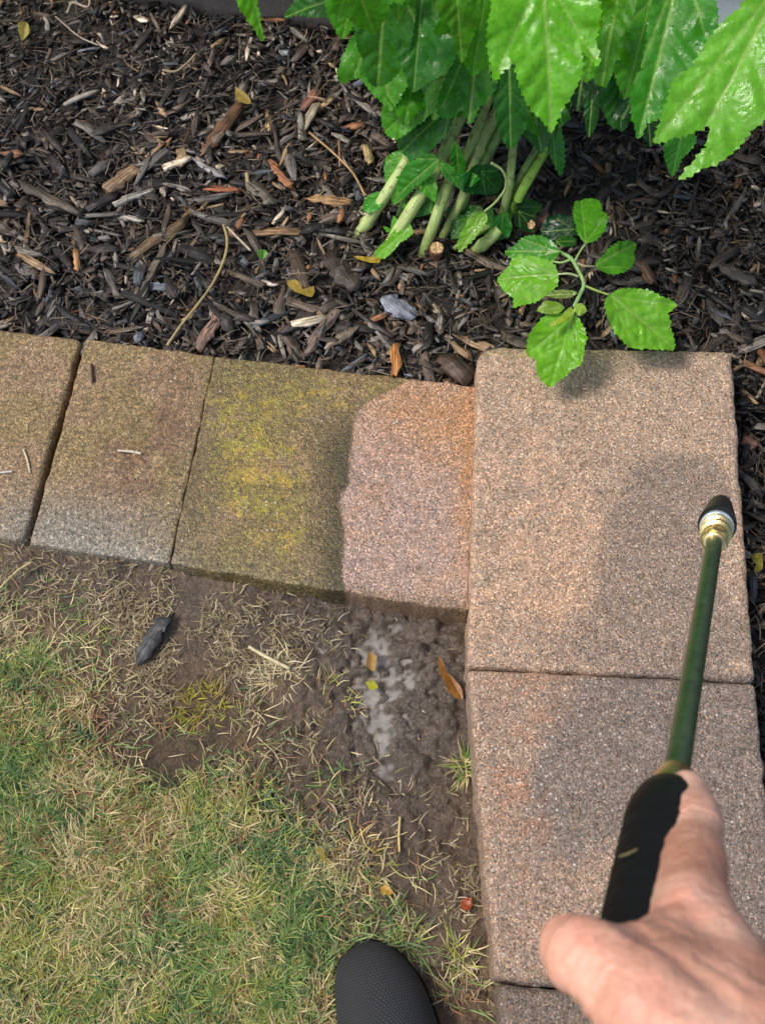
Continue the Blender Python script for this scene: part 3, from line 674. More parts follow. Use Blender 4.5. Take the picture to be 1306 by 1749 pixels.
tuft(570, 1190, 110, (.012, .034), [STRAW, YG, BROWN], 'dry tuft left of the puddle', .018)
tuft(480, 1150, 70, (.015, .04), [c(214, 204, 168), STRAW], 'pale bleached tuft in the middle of the muddy grass', .014, (.0, .4))
tuft(345, 1205, 150, (.008, .022), [c(150, 140, 44), c(170, 160, 60)], 'mossy yellow green tuft below the charcoal chip', .02)
tuft(620, 1470, 60, (.010, .03), [STRAW, c(200, 170, 90)], 'straw coloured tuft left of the golden straw', .02)
tuft(790, 1700, 45, (.010, .032), [STRAW, GREEN, BROWN], 'brownish tuft by the dark bottom block', .015)
for i in range(1): pass

# ================================================================ leaves
def leaf(outl, base, tip, z0, z1, root, tone=(86, 140, 40), name='leaf', roll=0.0, fold=.10, droop=.10, teeth=.028, gap=None, lobes=None, veintone=(150, 185, 90), seed=None, facing=.55, label=None, normpx=True):
    B = at(*base, z0); T = at(*tip, z1); L = (T-B).length; a = (T-B).normalized()
    mid = (B+T)/2; camv = (Vector((0, 0, CAMZ))-mid).normalized()
    nrm = (camv*facing + Vector((0, 0, 1))*(1-facing)); nrm = (nrm - a*nrm.dot(a)).normalized()
    if roll: nrm = Matrix.Rotation(math.radians(roll), 3, a) @ nrm
    b = nrm.cross(a)
    C0 = Vector((0, 0, CAMZ))
    def uv(px, py):
        r = cp(px, py, 1.0)-C0; t = (B-C0).dot(nrm)/r.dot(nrm); p = C0+r*t-B; return (p.dot(a)/L, p.dot(b)/L)
    P = [uv(*q) for q in outl]
    sd = seed if seed is not None else int(base[0]*7+base[1]*3) & 1023
    rr = random.Random(sd)
    # orientation
    ar = sum(P[i][0]*P[(i+1) % len(P)][1]-P[(i+1) % len(P)][0]*P[i][1] for i in range(len(P)))
    if ar < 0: P = P[::-1]
    # round the traced outline a little, then cut teeth
    O = []
    for i in range(len(P)):
        p, q = np.array(P[i]), np.array(P[(i+1) % len(P)]); ln = np.linalg.norm(q-p)
        if ln < 1e-5: continue
        O.append(p)
        k = max(1, int(round(ln/ (teeth*2.6)))); nn = np.array([(q-p)[1], -(q-p)[0]])/ln
        bow = .05*ln
        for j in range(k):
            for f, hgt in ((.62, .9), (.80, 1.0), (1.0, 0)):
                if j == k-1 and f == 1.0: continue
                tt = (j+f)/k
                near = math.hypot(*(p+(q-p)*tt))
                hh = .8*teeth*hgt*(.25+1.1*rr.random())*min(1, near/.15)
                O.append(p+(q-p)*tt+nn*(hh*(1 if f != 1.0 else 0)+bow*4*tt*(1-tt)))
    O = np.array(O)
    gap_ = gap or .022
    lo, hi = O.min(0), O.max(0)
    gx_, gy_ = np.meshgrid(np.arange(lo[0], hi[0], gap_), np.arange(lo[1], hi[1], gap_), indexing='ij')
    gx_ = gx_.ravel()+gap_*.3*(np.random.default_rng(sd).random(gx_.size)-.5); gy_ = gy_.ravel()
    ins = inpoly(gx_, gy_, [tuple(o) for o in O]); gx_, gy_ = gx_[ins], gy_[ins]
    dd = np.min(np.hypot(gx_[:, None]-O[None, :, 0], gy_[:, None]-O[None, :, 1]), 1) if len(gx_) else np.array([])
    gx_, gy_ = gx_[dd > gap_*.55], gy_[dd > gap_*.55]
    # veins
    mains = [((0, 0), (1.0, 0), 1.0)]
    lb = [uv(*q) for q in lobes] if lobes else None
    if lb is None:
        lb = [(.55, .38), (.55, -.38)]
    for q in lb: mains.append(((0.02, 0), q, .8))
    segs = list(mains)
    for (p, q, s_) in mains:
        p = np.array(p); q = np.array(q); d = q-p; ln = np.linalg.norm(d); dn = d/ln; pr = np.array([-dn[1], dn[0]])
        st0 = .28 if s_ == 1.0 else .25
        kk = 4 if s_ == 1.0 else 2
        for i in range(kk):
            t = st0+(.92-st0)*(i+rr.uniform(-.25, .25))/kk
            for sgn in (1, -1):
                s0 = p+d*(t+rr.uniform(-.04, .04)); e0 = s0+(dn*rr.uniform(.8, 1.3)+pr*sgn)*(.26*ln*(1-t*.6)); segs.append((tuple(s0), tuple(e0), .5))
    ptsv = []
    for (p, q, s_) in mains:
        for t in np.arange(.03, .97, gap_*.9):
            ptsv.append((p[0]+(q[0]-p[0])*t, p[1]+(q[1]-p[1])*t))
    ptsv = np.array(ptsv); iv = inpoly(ptsv[:, 0], ptsv[:, 1], [tuple(o) for o in O]); ptsv = ptsv[iv]
    allp = [tuple(o) for o in O]+list(zip(gx_, gy_))+[tuple(q) for q in ptsv]
    nO = len(O)
    vs, es, fs, *_ = delaunay_2d_cdt([Vector(q) for q in allp], [(i, (i+1) % nO) for i in range(nO)], [], 1, 1e-6)
    V = np.array([(v.x, v.y) for v in vs])
    vein = np.zeros(len(V)); quil = np.zeros(len(V))
    dmin = np.full(len(V), 9.)
    for (p, q, s_) in segs:
        p = np.array(p); q = np.array(q); d = q-p; t = np.clip(((V-p)@d)/(d@d), 0, 1); ds = np.linalg.norm(V-p-t[:, None]*d, axis=1)
        wv = (.010 if s_ == 1 else .008 if s_ > .6 else .006)*(1.15-.7*t)
        vein = np.maximum(vein, s_*np.exp(-(ds/wv)**2)); dmin = np.minimum(dmin, ds/(.55+.45*s_))
    u, v = V[:, 0], V[:, 1]
    h = L*(fold*np.abs(v) - droop*np.clip(u, -.2, 1.5)**2 + droop*np.clip(u, -.2, 1.5) + .015*np.minimum(dmin/.05, 1.2)
           + .09*(fbm(u*3+sd, v*3, 2, sd)-.5)*np.minimum(1, np.abs(v)*5+.3) + .03*np.sin(u*16+sd)*v**2*6)
    W = np.array(B)+L*(u[:, None]*np.array(a)+v[:, None]*np.array(b))+h[:, None]*np.array(nrm)
    me = bpy.data.meshes.new(name); me.from_pydata(W.tolist(), [], [tuple(f) for f in fs])
    base_c = c(*tone); mott = (.85+.3*fbm(u*9+sd, v*9, 3, sd+2))[:, None]
    vf = np.where(vein > .55, .75*vein, .30*vein)[:, None]; cl = .86*base_c[None]*np.array([[1.02, 1, .6]])*mott*(1-vf)+c(*veintone)*vf
    addcol(me, 'Col', cl)
    o = link(name, me, LEAF); adopt(root, o)
    if label: o['label'] = label
    return o
SH3 = [(0, 0), (.05, .12), (.18, .26), (.34, .36), (.50, .40), (.62, .38), (.56, .26), (.66, .22), (.80, .15), (.92, .07), (1, 0)]
SHL = [(0, 0), (.04, .14), (.12, .27), (.25, .37), (.40, .45), (.55, .50), (.59, .46), (.55, .35), (.57, .27), (.68, .22), (.82, .13), (.93, .05), (1, 0)]
SHO = [(0, 0), (.04, .10), (.15, .24), (.35, .32), (.55, .29), (.75, .18), (.90, .08), (1, 0)]
def gen(base, tip, shape=SH3, wd=1.0, skew=0.0):
    bx, by = base; dx, dy = tip[0]-bx, tip[1]-by
    pts = shape+[(u, -v) for u, v in shape[-2:0:-1]]
    return [(bx+dx*u-dy*(v*wd+skew*u*(1-u)), by+dy*u+dx*(v*wd+skew*u*(1-u))) for u, v in pts]
def gl(base, tip, z0, z1, root, tone, shape=SH3, wd=1.0, **kw):
    return leaf(gen(base, tip, shape, wd, kw.pop('skew', 0)), base, tip, z0, z1, root, tone, **kw)

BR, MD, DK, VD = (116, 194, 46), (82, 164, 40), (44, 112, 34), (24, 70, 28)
b0 = at(760, 400, .03)
shrub = empty('shrub', (b0.x, b0.y, .03))
tag(shrub, 'leafy green shrub with glossy toothed leaves and pale green stems at the top right', 'shrub')
# stems: (px,py,z,width in px)
def stem(pts, col=(160, 180, 110), nodes=(.35, .7), label=None, seg=12):
    P = [(*at(x, y, z if z < .08 else .08+(z-.08)*.38), wd/2/1400*1.03) for x, y, z, wd in pts]
    o = tube('stem', P, STEM, col=c(*col), nodes=nodes, root=shrub, seg=seg, jit=.04, n=10)
    if label: o['label'] = label
    return o
stem([(612, 402, .02, 22), (660, 330, .08, 21), (700, 262, .15, 18), (740, 170, .26, 15), (770, 60, .38, 12)], (182, 200, 128), (.08, .5))
stem([(650, 442, .02, 20), (690, 378, .07, 23), (735, 305, .14, 23), (775, 225, .22, 20), (820, 120, .34, 16), (850, -20, .46, 12)], (176, 194, 120))
stem([(720, 438, .02, 20), (740, 385, .07, 20), (765, 315, .13, 20), (800, 255, .2, 17), (850, 130, .33, 13)], (158, 178, 104))
stem([(752, 412, .02, 15), (790, 335, .09, 17), (822, 240, .2, 23), (852, 185, .25, 22), (900, 60, .4, 14), (930, -60, .5, 10)], (166, 184, 112))
stem([(775, 400, .02, 14), (800, 320, .1, 17), (838, 252, .17, 20), (880, 170, .26, 16), (950, 0, .44, 10)], (132, 160, 92))
stem([(850, 400, .02, 14), (868, 320, .1, 15), (876, 250, .18, 15), (890, 120, .32, 12)], (160, 184, 110))
stem([(848, 380, .02, 12), (895, 290, .13, 12), (930, 225, .2, 12), (990, 80, .36, 9)], (112, 142, 74))
stem([(860, 385, .02, 14), (890, 328, .08, 18), (935, 245, .17, 18), (985, 140, .29, 15), (1040, -10, .44, 11)], (148, 190, 76))
stem([(806, 432, .02, 20), (836, 408, .05, 22), (852, 392, .06, 18)], (170, 190, 116), (.4,))
stem([(775, 425, .03, 9), (810, 400, .05, 12), (850, 380, .05, 10)], (140, 160, 90), (.4,))
stem([(680, 370, .03, 10), (690, 340, .06, 10), (705, 300, .1, 9)], (140, 175, 100), (.4,))
# traced larger leaves, nearest last
Lf = lambda outl, base, tip, z0, z1, tone, **kw: leaf(outl, base, tip, z0, z1, shrub, tone, **kw)
# interior foliage coloured very dark, putting the shade of the crown's gaps into the leaves
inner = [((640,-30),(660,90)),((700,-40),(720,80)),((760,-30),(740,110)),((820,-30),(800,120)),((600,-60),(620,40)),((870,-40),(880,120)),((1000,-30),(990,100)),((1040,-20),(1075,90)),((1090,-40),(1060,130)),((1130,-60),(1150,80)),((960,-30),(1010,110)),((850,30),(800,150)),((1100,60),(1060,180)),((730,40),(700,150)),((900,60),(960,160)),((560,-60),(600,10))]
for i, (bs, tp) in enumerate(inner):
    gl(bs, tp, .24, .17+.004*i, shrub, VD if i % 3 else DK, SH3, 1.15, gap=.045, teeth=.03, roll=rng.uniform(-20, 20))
Lf([(486, 30), (505, 8), (540, -20), (590, -25), (600, 5), (575, 26), (535, 30), (512, 24)], (600, -10), (486, 30), .30, .24, DK)
Lf([(562, -40), (561, 20), (573, 48), (585, 67), (601, 45), (628, 20), (660, -40)], (615, -60), (585, 67), .36, .28, MD)
Lf([(612, -40), (607, 0), (608, 50), (619, 95), (632, 138), (645, 147), (670, 132), (690, 100), (705, 50), (705, -40)], (660, -60), (645, 147), .38, .26, (54, 124, 32), teeth=.018)
Lf([(690, -20), (680, 60), (690, 125), (706, 157), (735, 138), (762, 120), (781, 90), (776, 50), (760, 0), (740, -30)], (725, -50), (706, 157), .36, .27, (48, 122, 30), teeth=.016)
Lf([(655, -40), (664, 0), (672, 18), (680, 34), (690, 15), (700, -10), (705, -40)], (680, -60), (680, 34), .42, .36, MD)
Lf([(725, -40), (748, 20), (765, 40), (778, 64), (788, 108), (801, 72), (813, 38), (818, 0), (815, -40)], (775, -60), (788, 108), .44, .34, (88, 160, 42), teeth=.02)
Lf([(792, 40), (838, 60), (852, 110), (840, 160), (818, 182), (803, 212), (790, 180), (771, 202), (748, 196), (752, 162), (772, 112)], (820, 30), (800, 212), .30, .22, (56, 132, 34), lobes=[(752, 190), (842, 150)])
Lf([(720, 140), (690, 150), (664, 172), (656, 198), (660, 228), (684, 236), (715, 212), (742, 190), (752, 160)], (745, 145), (658, 226), .22, .15, MD, teeth=.03)
Lf([(768, 168), (735, 192), (702, 208), (676, 234), (690, 262), (712, 270), (742, 252), (764, 228), (778, 196)], (775, 175), (684, 262), .20, .12, (40, 118, 44), teeth=.03)
Lf([(742, 262), (718, 270), (690, 290), (680, 320), (688, 338), (712, 318), (738, 296), (752, 278)], (752, 270), (682, 332), .15, .09, (58, 140, 46))
Lf([(751, 275), (760, 278), (780, 296), (784, 318), (770, 310), (755, 298)], (751, 277), (784, 320), .16, .13, (72, 158, 60))
Lf([(775, 240), (790, 262), (794, 290), (780, 300), (770, 280), (768, 258)], (778, 236), (782, 300), .17, .12, (64, 150, 48))
Lf([(812, 282), (840, 285), (858, 310), (850, 328), (815, 330), (780, 322), (790, 300)], (820, 292), (852, 328), .13, .09, (30, 104, 44))
Lf([(782, 300), (806, 296), (820, 305), (806, 320), (786, 322), (774, 312)], (815, 300), (776, 316), .14, .11, (40, 126, 60))
Lf([(648, 328), (628, 336), (619, 356), (628, 364), (648, 356), (658, 340)], (655, 332), (621, 362), .08, .06, (70, 168, 42))
Lf([(700, 382), (680, 388), (664, 410), (642, 430), (638, 442), (660, 440), (684, 414), (706, 398)], (702, 386), (638, 442), .07, .035, (116, 190, 40))
Lf([(688, 348), (706, 352), (716, 360), (706, 366), (690, 362)], (688, 352), (718, 362), .08, .07, MD)
Lf([(672, 368), (668, 392), (655, 386), (660, 396), (676, 396), (682, 380)], (676, 365), (660, 394), .06, .04, (90, 178, 40))
Lf([(765, 358), (790, 354), (824, 352), (822, 368), (800, 384), (765, 388)], (826, 356), (766, 384), .07, .045, (48, 120, 36))
Lf([(822, 362), (840, 352), (842, 380), (836, 410), (824, 400)], (830, 350), (834, 412), .07, .04, (60, 140, 44))
Lf([(846, 368), (866, 362), (874, 385), (868, 404), (850, 410), (842, 390)], (858, 360), (854, 410), .07, .04, (48, 136, 48))
Lf([(862, 350), (895, 340), (925, 352), (916, 364), (880, 368)], (862, 355), (925, 354), .06, .045, DK)
Lf([(935, 372), (962, 368), (985, 380), (986, 400), (962, 410), (930, 408), (922, 392)], (980, 392), (925, 396), .05, .04, (18, 70, 40))
Lf([(926, 210), (942, 196), (955, 218), (962, 262), (958, 300), (946, 280), (934, 250)], (940, 200), (950, 300), .18, .12, (52, 128, 60), teeth=.04)
Lf([(838, 115), (862, 108), (884, 100), (890, 140), (902, 196), (888, 232), (872, 254), (856, 236), (848, 192), (842, 150)], (868, 90), (872, 254), .28, .19, (38, 110, 32), teeth=.025)
Lf([(1000, 165), (1012, 150), (1022, 175), (1018, 210), (1005, 234), (998, 205)], (1012, 140), (1005, 234), .22, .17, (30, 92, 30))
Lf([(1028, 110), (1020, 145), (1028, 180), (1040, 212), (1064, 223), (1079, 190), (1082, 130), (1060, 90)], (1055, 60), (1060, 223), .28, .20, (40, 108, 36), teeth=.03)
Lf([(1046, -40), (1034, 40), (1026, 100), (1018, 142), (1036, 149), (1050, 112), (1060, 64), (1078, 42), (1086, 8), (1082, -40)], (1066, -60), (1028, 149), .40, .30, (76, 150, 38), teeth=.012, roll=25)
Lf([(1140, 228), (1133, 250), (1137, 276), (1147, 302), (1162, 272), (1188, 240), (1180, 215)], (1172, 190), (1147, 302), .26, .20, (64, 146, 44))
Lf([(905, -60), (850, -30), (838, 20), (832, 70), (838, 110), (843, 140), (858, 122), (880, 102), (884, 140), (893, 165), (903, 182), (920, 200), (934, 214), (941, 228), (948, 206), (962, 180), (978, 156), (990, 122), (988, 82), (1003, 100), (1018, 116), (1014, 70), (1022, 20), (1000, -30), (950, -60)], (926, -55), (941, 228), .46, .36, (108, 190, 44), lobes=[(846, 130), (1014, 105)], gap=.018, teeth=.018, label='bright three lobed leaf in the middle')
Lf([(1125, -60), (1112, 20), (1104, 75), (1094, 122), (1078, 148), (1076, 182), (1082, 212), (1090, 237), (1102, 212), (1132, 198), (1160, 160), (1188, 118), (1222, 46), (1216, 10), (1190, -60)], (1165, -70), (1090, 237), .44, .34, (66, 148, 48), gap=.018, teeth=.016, lobes=[(1080, 150), (1200, 60)], fold=.18)
Lf([(1400, -60), (1320, -50), (1262, 18), (1226, 52), (1192, 100), (1186, 118), (1150, 142), (1140, 178), (1128, 212), (1116, 246), (1150, 236), (1186, 226), (1217, 208), (1206, 254), (1180, 282), (1158, 307), (1196, 290), (1240, 270), (1278, 228), (1310, 200), (1370, 150), (1420, 40)], (1345, -50), (1158, 307), .50, .38, (114, 190, 60), gap=.015, teeth=.014, lobes=[(1118, 244), (1400, 60)], fold=.12, label='large bright leaf with a drooping forked tip at the right')
Lf([(396, -60), (404, 0), (420, 28), (436, 50), (450, 70), (444, 38), (438, 10), (430, -60)], (412, -80), (450, 70), .46, .38, BR, label='narrow leaf tip hanging in from the top edge, left of the rest')
# smaller lobed leaves crowding round the stems
for (bs, tp, za, zb, tn, sh, wd_) in [((640, 40), (668, 190), .27, .20, MD, SHL, 1.1), ((830, -20), (806, 130), .40, .32, MD, SHL, 1.1), ((1040, 20), (1000, 140), .34, .26, MD, SHL, 1.0), ((1110, 0), (1066, 170), .34, .26, MD, SHL, 1.0),
    ((720, 60), (690, 215), .24, .19, MD, SHL, 1.1), ((960, -30), (1010, 90), .42, .34, BR, SHL, 1.0), ((600, -50), (640, 60), .42, .34, MD, SHL, 1.1), ((880, 120), (930, 240), .21, .16, MD, SHL, 1.0)]:
    gl(bs, tp, za, zb, shrub, tn, sh, wd_, gap=.03, teeth=.024, roll=rng.uniform(-20, 20), skew=rng.uniform(-.2, .2))
for (bs, tp, za, zb, tn, sh, wd_) in [
    ((742, 120), (712, 232), .20, .15, MD, SHL, 1.1),
    ((905, 150), (925, 262), .20, .15, DK, SHL, 1.0), ((700, 120), (668, 205), .20, .16, DK, SHL, 1.1),
    ((770, 90), (742, 205), .25, .19, MD, SHL, 1.15), ((930, 130), (960, 215), .22, .18, DK, SHO, 1.0), ((700, 262), (660, 318), .11, .08, MD, SHO, 1.2),
    ((740, 330), (700, 372), .09, .07, DK, SHO, 1.2),
    ((800, 372), (770, 408), .06, .045, DK, SHO, 1.3), ((884, 360), (912, 398), .06, .045, VD, SHO, 1.3), ((690, 300), (672, 350), .10, .07, MD, SHO, 1.0),
    ((1000, 90), (985, 190), .24, .19, VD, SHL, 1.0), ((1100, 130), (1110, 250), .26, .20, VD, SHL, 1.0), ((720, 300), (742, 345), .12, .10, MD, SHO, .9)]:
    gl(bs, tp, za, zb, shrub, tn, sh, wd_, gap=.035, teeth=.03, roll=rng.uniform(-25, 25), skew=rng.uniform(-.2, .2))
# leaves above the frame so the crown does not stop at its edge
for i in range(14):
    bx = 480+i*64+rng.uniform(-20, 20); gl((bx, -260-rng.uniform(0, 120)), (bx+rng.uniform(-60, 60), -60-rng.uniform(0, 60)), .5, .38, shrub, [MD, BR, DK][i % 3], SH3, 1.0, gap=.05)
# wilted leaf on its own petiole
tube('stem', [(*at(838, 278, .15), .0018), (*at(858, 292, .14), .0018), (*at(864, 318, .12), .0018), (*at(846, 345, .10), .0016), (*at(826, 362, .09), .0014)], STEM, col=c(150, 176, 104), root=shrub, seg=8)
Lf([(828, 362), (806, 368), (794, 388), (784, 408), (783, 431), (798, 418), (818, 396), (832, 374)], (830, 362), (783, 431), .09, .055, (128, 186, 70), label='wilted folded pale leaf on a curved stalk', teeth=.04)

# cut stumps
for (px0, py0, wd, lab, cc_) in [((746), 438, 26, 'short cut brown stump with pale top beside the shrub stems', c(120, 78, 58)), (905, 398, 20, 'small reddish stub between the shrub and the seedling', c(96, 56, 44))]:
    A = at(px0-4, py0+6, .015); Bp = at(px0, py0-14, .05)
    t = empty('cut_stump', A); tag(t, lab, 'stump')
    r = wd/2/1400
    tube('bark', [(*A, r*1.05), (*((A+Bp)/2), r), (*Bp, r)], CHIP, col=cc_, root=t, seg=14, jit=.12)
    d = (Bp-A).normalized()
    tube('cut_face', [(*(Bp+d*.0004), r*.9), (*(Bp+d*.0016), r*.86), (*(Bp+d*.002), r*.4)], CHIP, col=c(196, 160, 112), root=t, seg=14, jit=.1, n=2)

# ================================================================ seedling
K = lambda x, y: (820+x*.2757, 320+y*.2757)
def KL(pts): return [K(*p) for p in pts]
b0 = at(*K(520, 330), .02); seed = empty('seedling', (b0.x, b0.y, .02))
tag(seed, 'bright green seedling with toothed leaves arching over the tan corner block', 'seedling')
def kt(pts, col=(150, 185, 110), name='stem', r0=1.5, r1=1.2):
    n = len(pts); P = [(*at(*K(x, y), z), (r0+(r1-r0)*i/(n-1))/1000) for i, (x, y, z) in enumerate(pts)]
    return tube(name, P, STEM, col=c(*col), root=seed, seg=10)
kt([(430, 330, .02), (490, 398, .10), (560, 440, .125), (608, 520, .135), (640, 600, .145), (615, 665, .15), (580, 740, .152)], (142, 178, 112), 'stem', 2.4, 2.2)
kt([(585, 455, .127), (615, 400, .125), (650, 350, .12)], name='leaf_stalk'); kt([(598, 472, .13), (650, 488, .128), (705, 490, .122)], name='leaf_stalk', col=(176, 170, 128))
kt([(606, 552, .137), (550, 535, .14), (480, 538, .138)], name='leaf_stalk', col=(170, 186, 130)); kt([(556, 448, .125), (500, 466, .122), (440, 458, .118)], name='leaf_stalk')
kt([(650, 612, .145), (720, 640, .142), (800, 668, .135)], name='leaf_stalk', col=(168, 196, 96)); kt([(590, 730, .152), (580, 770, .15), (560, 830, .146)], name='leaf_stalk', col=(168, 200, 90))
SG = (112, 186, 40)
def sl_(pts, base, tip, z0, z1, tone=SG, **kw): return leaf(KL(pts), K(*base), K(*tip), z0, z1, seed, tone, droop=kw.pop('droop', .12), fold=kw.pop('fold', .12), gap=kw.pop('gap', .026), **kw)
sl_([(650, 350), (615, 315), (590, 250), (578, 170), (590, 100), (640, 85), (700, 95), (738, 130), (742, 175), (780, 200), (775, 255), (745, 310), (700, 342)], (650, 350), (620, 88), .12, .11, (86, 164, 36))
sl_([(705, 490), (750, 435), (815, 375), (890, 345), (958, 350), (935, 420), (922, 500), (865, 550), (795, 545), (740, 520)], (705, 490), (950, 355), .122, .10, (84, 162, 40))
sl_([(490, 395), (450, 345), (385, 312), (280, 318), (240, 350), (195, 385), (150, 402), (190, 440), (290, 450), (380, 460), (445, 466), (480, 430)], (490, 398), (150, 402), .12, .09, (66, 148, 40), lobes=[K(260, 325), K(300, 450)])
sl_([(480, 540), (455, 480), (380, 445), (290, 432), (200, 448), (192, 490), (150, 530), (105, 570), (160, 650), (216, 690), (215, 755), (300, 735), (380, 700), (440, 650), (478, 600)], (480, 540), (112, 572), .138, .11, (120, 190, 56), lobes=[K(200, 452), K(220, 745)])
sl_([(800, 668), (830, 645), (900, 633), (1010, 640), (1100, 685), (1200, 730), (1142, 790), (1162, 870), (1198, 1002), (1100, 1002), (1010, 1000), (920, 996), (860, 950), (800, 850), (768, 760), (770, 700)], (800, 668), (1190, 995), .135, .105, (116, 188, 52), lobes=[K(1195, 735), K(930, 990)], gap=.02)
sl_([(580, 785), (480, 785), (400, 800), (345, 860), (302, 930), (292, 1035), (350, 1065), (368, 1180), (430, 1237), (490, 1190), (560, 1130), (622, 1092), (640, 1000), (652, 920), (622, 840)], (562, 800), (430, 1237), .146, .10, (118, 190, 40), lobes=[K(298, 1030), K(630, 1080)], gap=.02)
sl_([(520, 745), (480, 716), (400, 712), (350, 760), (400, 784), (480, 782)], (525, 745), (350, 762), .156, .15, (120, 158, 40), gap=.04)
sl_([(600, 650), (540, 640), (440, 648), (410, 670), (470, 688), (560, 682)], (600, 662), (412, 670), .155, .145, (104, 128, 44), gap=.05)
sl_([(585, 725), (630, 720), (658, 765), (610, 800), (585, 770)], (590, 728), (650, 775), .158, .152, (164, 200, 100), gap=.06)
sl_([(560, 740), (500, 800), (425, 850), (440, 862), (520, 830), (575, 770)], (565, 750), (428, 856), .16, .155, (160, 182, 70), gap=.06)
sl_([(460, 330), (520, 305), (590, 320), (588, 355), (530, 372), (470, 355)], (462, 340), (590, 335), .06, .05, (44, 112, 30), gap=.06)

# small odd leaves and scraps
def scrap(outl, base, tip, z, col, label, cat, name='fallen_leaf', **kw):
    B = at(*base, z); t = empty(name+'_tmp', B)
    o = leaf([(x+rng.uniform(-2, 2), y+rng.uniform(-2, 2)) for x, y in outl], base, tip, z, z+.002, t, tuple(.8*v+.2*90 for v in col), name=name, gap=.05, veintone=tuple(.7*v for v in col), fold=.5, droop=rng.uniform(-.25, .45), teeth=.015, **kw)
    mw = Matrix.Translation(-B); o.data.transform(mw); o.parent = None; o.matrix_parent_inverse = Matrix.Identity(4); o.location = B
    bpy.data.objects.remove(t); return tag(o, label, cat)
scrap([(748, 1120), (762, 1150), (788, 1180), (790, 1196), (774, 1190), (762, 1168), (750, 1140)], (748, 1120), (790, 1196), .016, (186, 120, 60), 'orange brown dead leaf on the mud beside the blocks', 'leaf')
scrap([(648, 1515), (662, 1510), (672, 1526), (656, 1530)], (648, 1515), (672, 1526), .012, (232, 180, 84), 'small orange yellow leaf scrap on the mud above the shoe', 'leaf')
scrap([(788, 1540), (804, 1534), (808, 1548), (796, 1558), (787, 1552)], (788, 1540), (806, 1552), .012, (196, 88, 58), 'small red scrap on the mud near the second block', 'scrap')
scrap([(626, 1166), (640, 1164), (644, 1174), (632, 1180)], (626, 1170), (644, 1172), .004, (214, 214, 60), 'tiny yellow petal at the edge of the puddle', 'petal', name='petal')
scrap([(632, 1112), (644, 1120), (640, 1146), (628, 1140)], (634, 1112), (634, 1144), .006, (206, 160, 110), 'small tan leaf scrap at the puddle', 'leaf')
scrap([(492, 478), (508, 482), (520, 498), (536, 490), (534, 508), (508, 504), (494, 492)], (492, 480), (536, 498), .044, (206, 172, 92), 'yellow withered curled leaf on the mulch left of centre', 'leaf')
scrap([(34, 46), (46, 40), (50, 62), (40, 72), (32, 60)], (46, 38), (40, 72), .052, (206, 190, 120), 'yellowish curled leaf in the upper left corner', 'leaf')
scrap([(400, 150), (425, 168), (430, 178), (410, 180)], (400, 150), (430, 178), .05, (196, 168, 100), 'straw coloured leaf scrap at the top of the rusty bark slab', 'leaf')
scrap([(604, 436), (625, 440), (650, 440), (650, 448), (624, 448)], (604, 438), (652, 446), .04, (220, 180, 60), 'yellow dying leaf at the foot of the shrub', 'leaf')
scrap([(440, 432), (450, 425), (458, 434), (450, 444), (442, 440)], (450, 443), (450, 425), .046, (110, 180, 90), 'tiny green sprout leaf alone on the mulch', 'sprout', name='sprout')
scrap([(822, 375), (832, 372), (834, 392), (824, 396)], (828, 372), (828, 396), .045, (190, 84, 30), 'small orange leaf under the shrub', 'leaf')
scrap([(540, 1452), (548, 1445), (556, 1465), (566, 1472), (552, 1472)], (546, 1446), (566, 1472), .02, (206, 180, 110), 'pale curled scrap at the lawn edge', 'leaf')
scrap([(1282, 952), (1300, 946), (1302, 972), (1286, 980), (1290, 964)], (1282, 955), (1300, 975), .012, (150, 140, 50), 'small yellow green sprig on the dark mulch right of the lance', 'sprig', name='sprig')

# ================================================================ house wall beyond the bed
d = (WALL_B-WALL_A).normalized(); d.z = 0; nW = Vector((-d.y, d.x, 0))
pw = cp(1200, 52, 1.0)-Vector((0, 0, CAMZ)); C0 = Vector((0, 0, CAMZ)); tt = (WALL_A-C0).dot(nW)/pw.dot(nW); ftop = (C0+pw*tt).z
print('foundation top', ftop)
house = empty('house_wall', ((WALL_A.x+WALL_B.x)/2, (WALL_A.y+WALL_B.y)/2, 0)); tag(house, 'grey concrete foundation with white siding behind the shrub', 'wall')
def slab(name, x0, x1, z0, z1, off, th, mat, root, nseg=1, lap=0.0):
    V = []; F = []
    prof = []
    if lap:
        z = z0
        while z < z1: prof += [(z, off-lap), (z+.1, off)]; z += .1
    else: prof = [(z0, off), (z1, off)]
    m_ = len(prof)
    for xx in (x0, x1):
        for (z, o_) in prof: V.append(WALL_A+d*xx+nW*o_+Vector((0, 0, z-WALL_A.z)))
        V.append(WALL_A+d*xx+nW*(off+th)+Vector((0, 0, prof[-1][0]-WALL_A.z))); V.append(WALL_A+d*xx+nW*(off+th)+Vector((0, 0, z0-WALL_A.z)))
    k = m_+2
    for i in range(k): F.append((i, (i+1) % k, k+(i+1) % k, k+i))
    F.append(tuple(range(k))[::-1]); F.append(tuple(range(k, 2*k)))
    me = bpy.data.meshes.new(name); me.from_pydata([tuple(v) for v in V], [], F)
    o = link(name, me, mat, smooth=False); adopt(root, o); return o
m = M('foundation_concrete'); oc = m.coords()
m.set(Base_Color=m.mix(m.ramp(m.noise(oc, 9, 5, .6), [(.3, tuple(c(92, 82, 76))), (.7, tuple(c(132, 122, 114)))]), m.ramp(m.noise(oc, 160, 4), [(.3, .8), (.7, 1.2)]), 1, 'MULTIPLY'), Roughness=.9, Normal=m.bump(m.noise(oc, 120, 5), .003, .6)); FND = m.m
slab('foundation', -3, 4, -.2, ftop, 0, .25, FND, house)
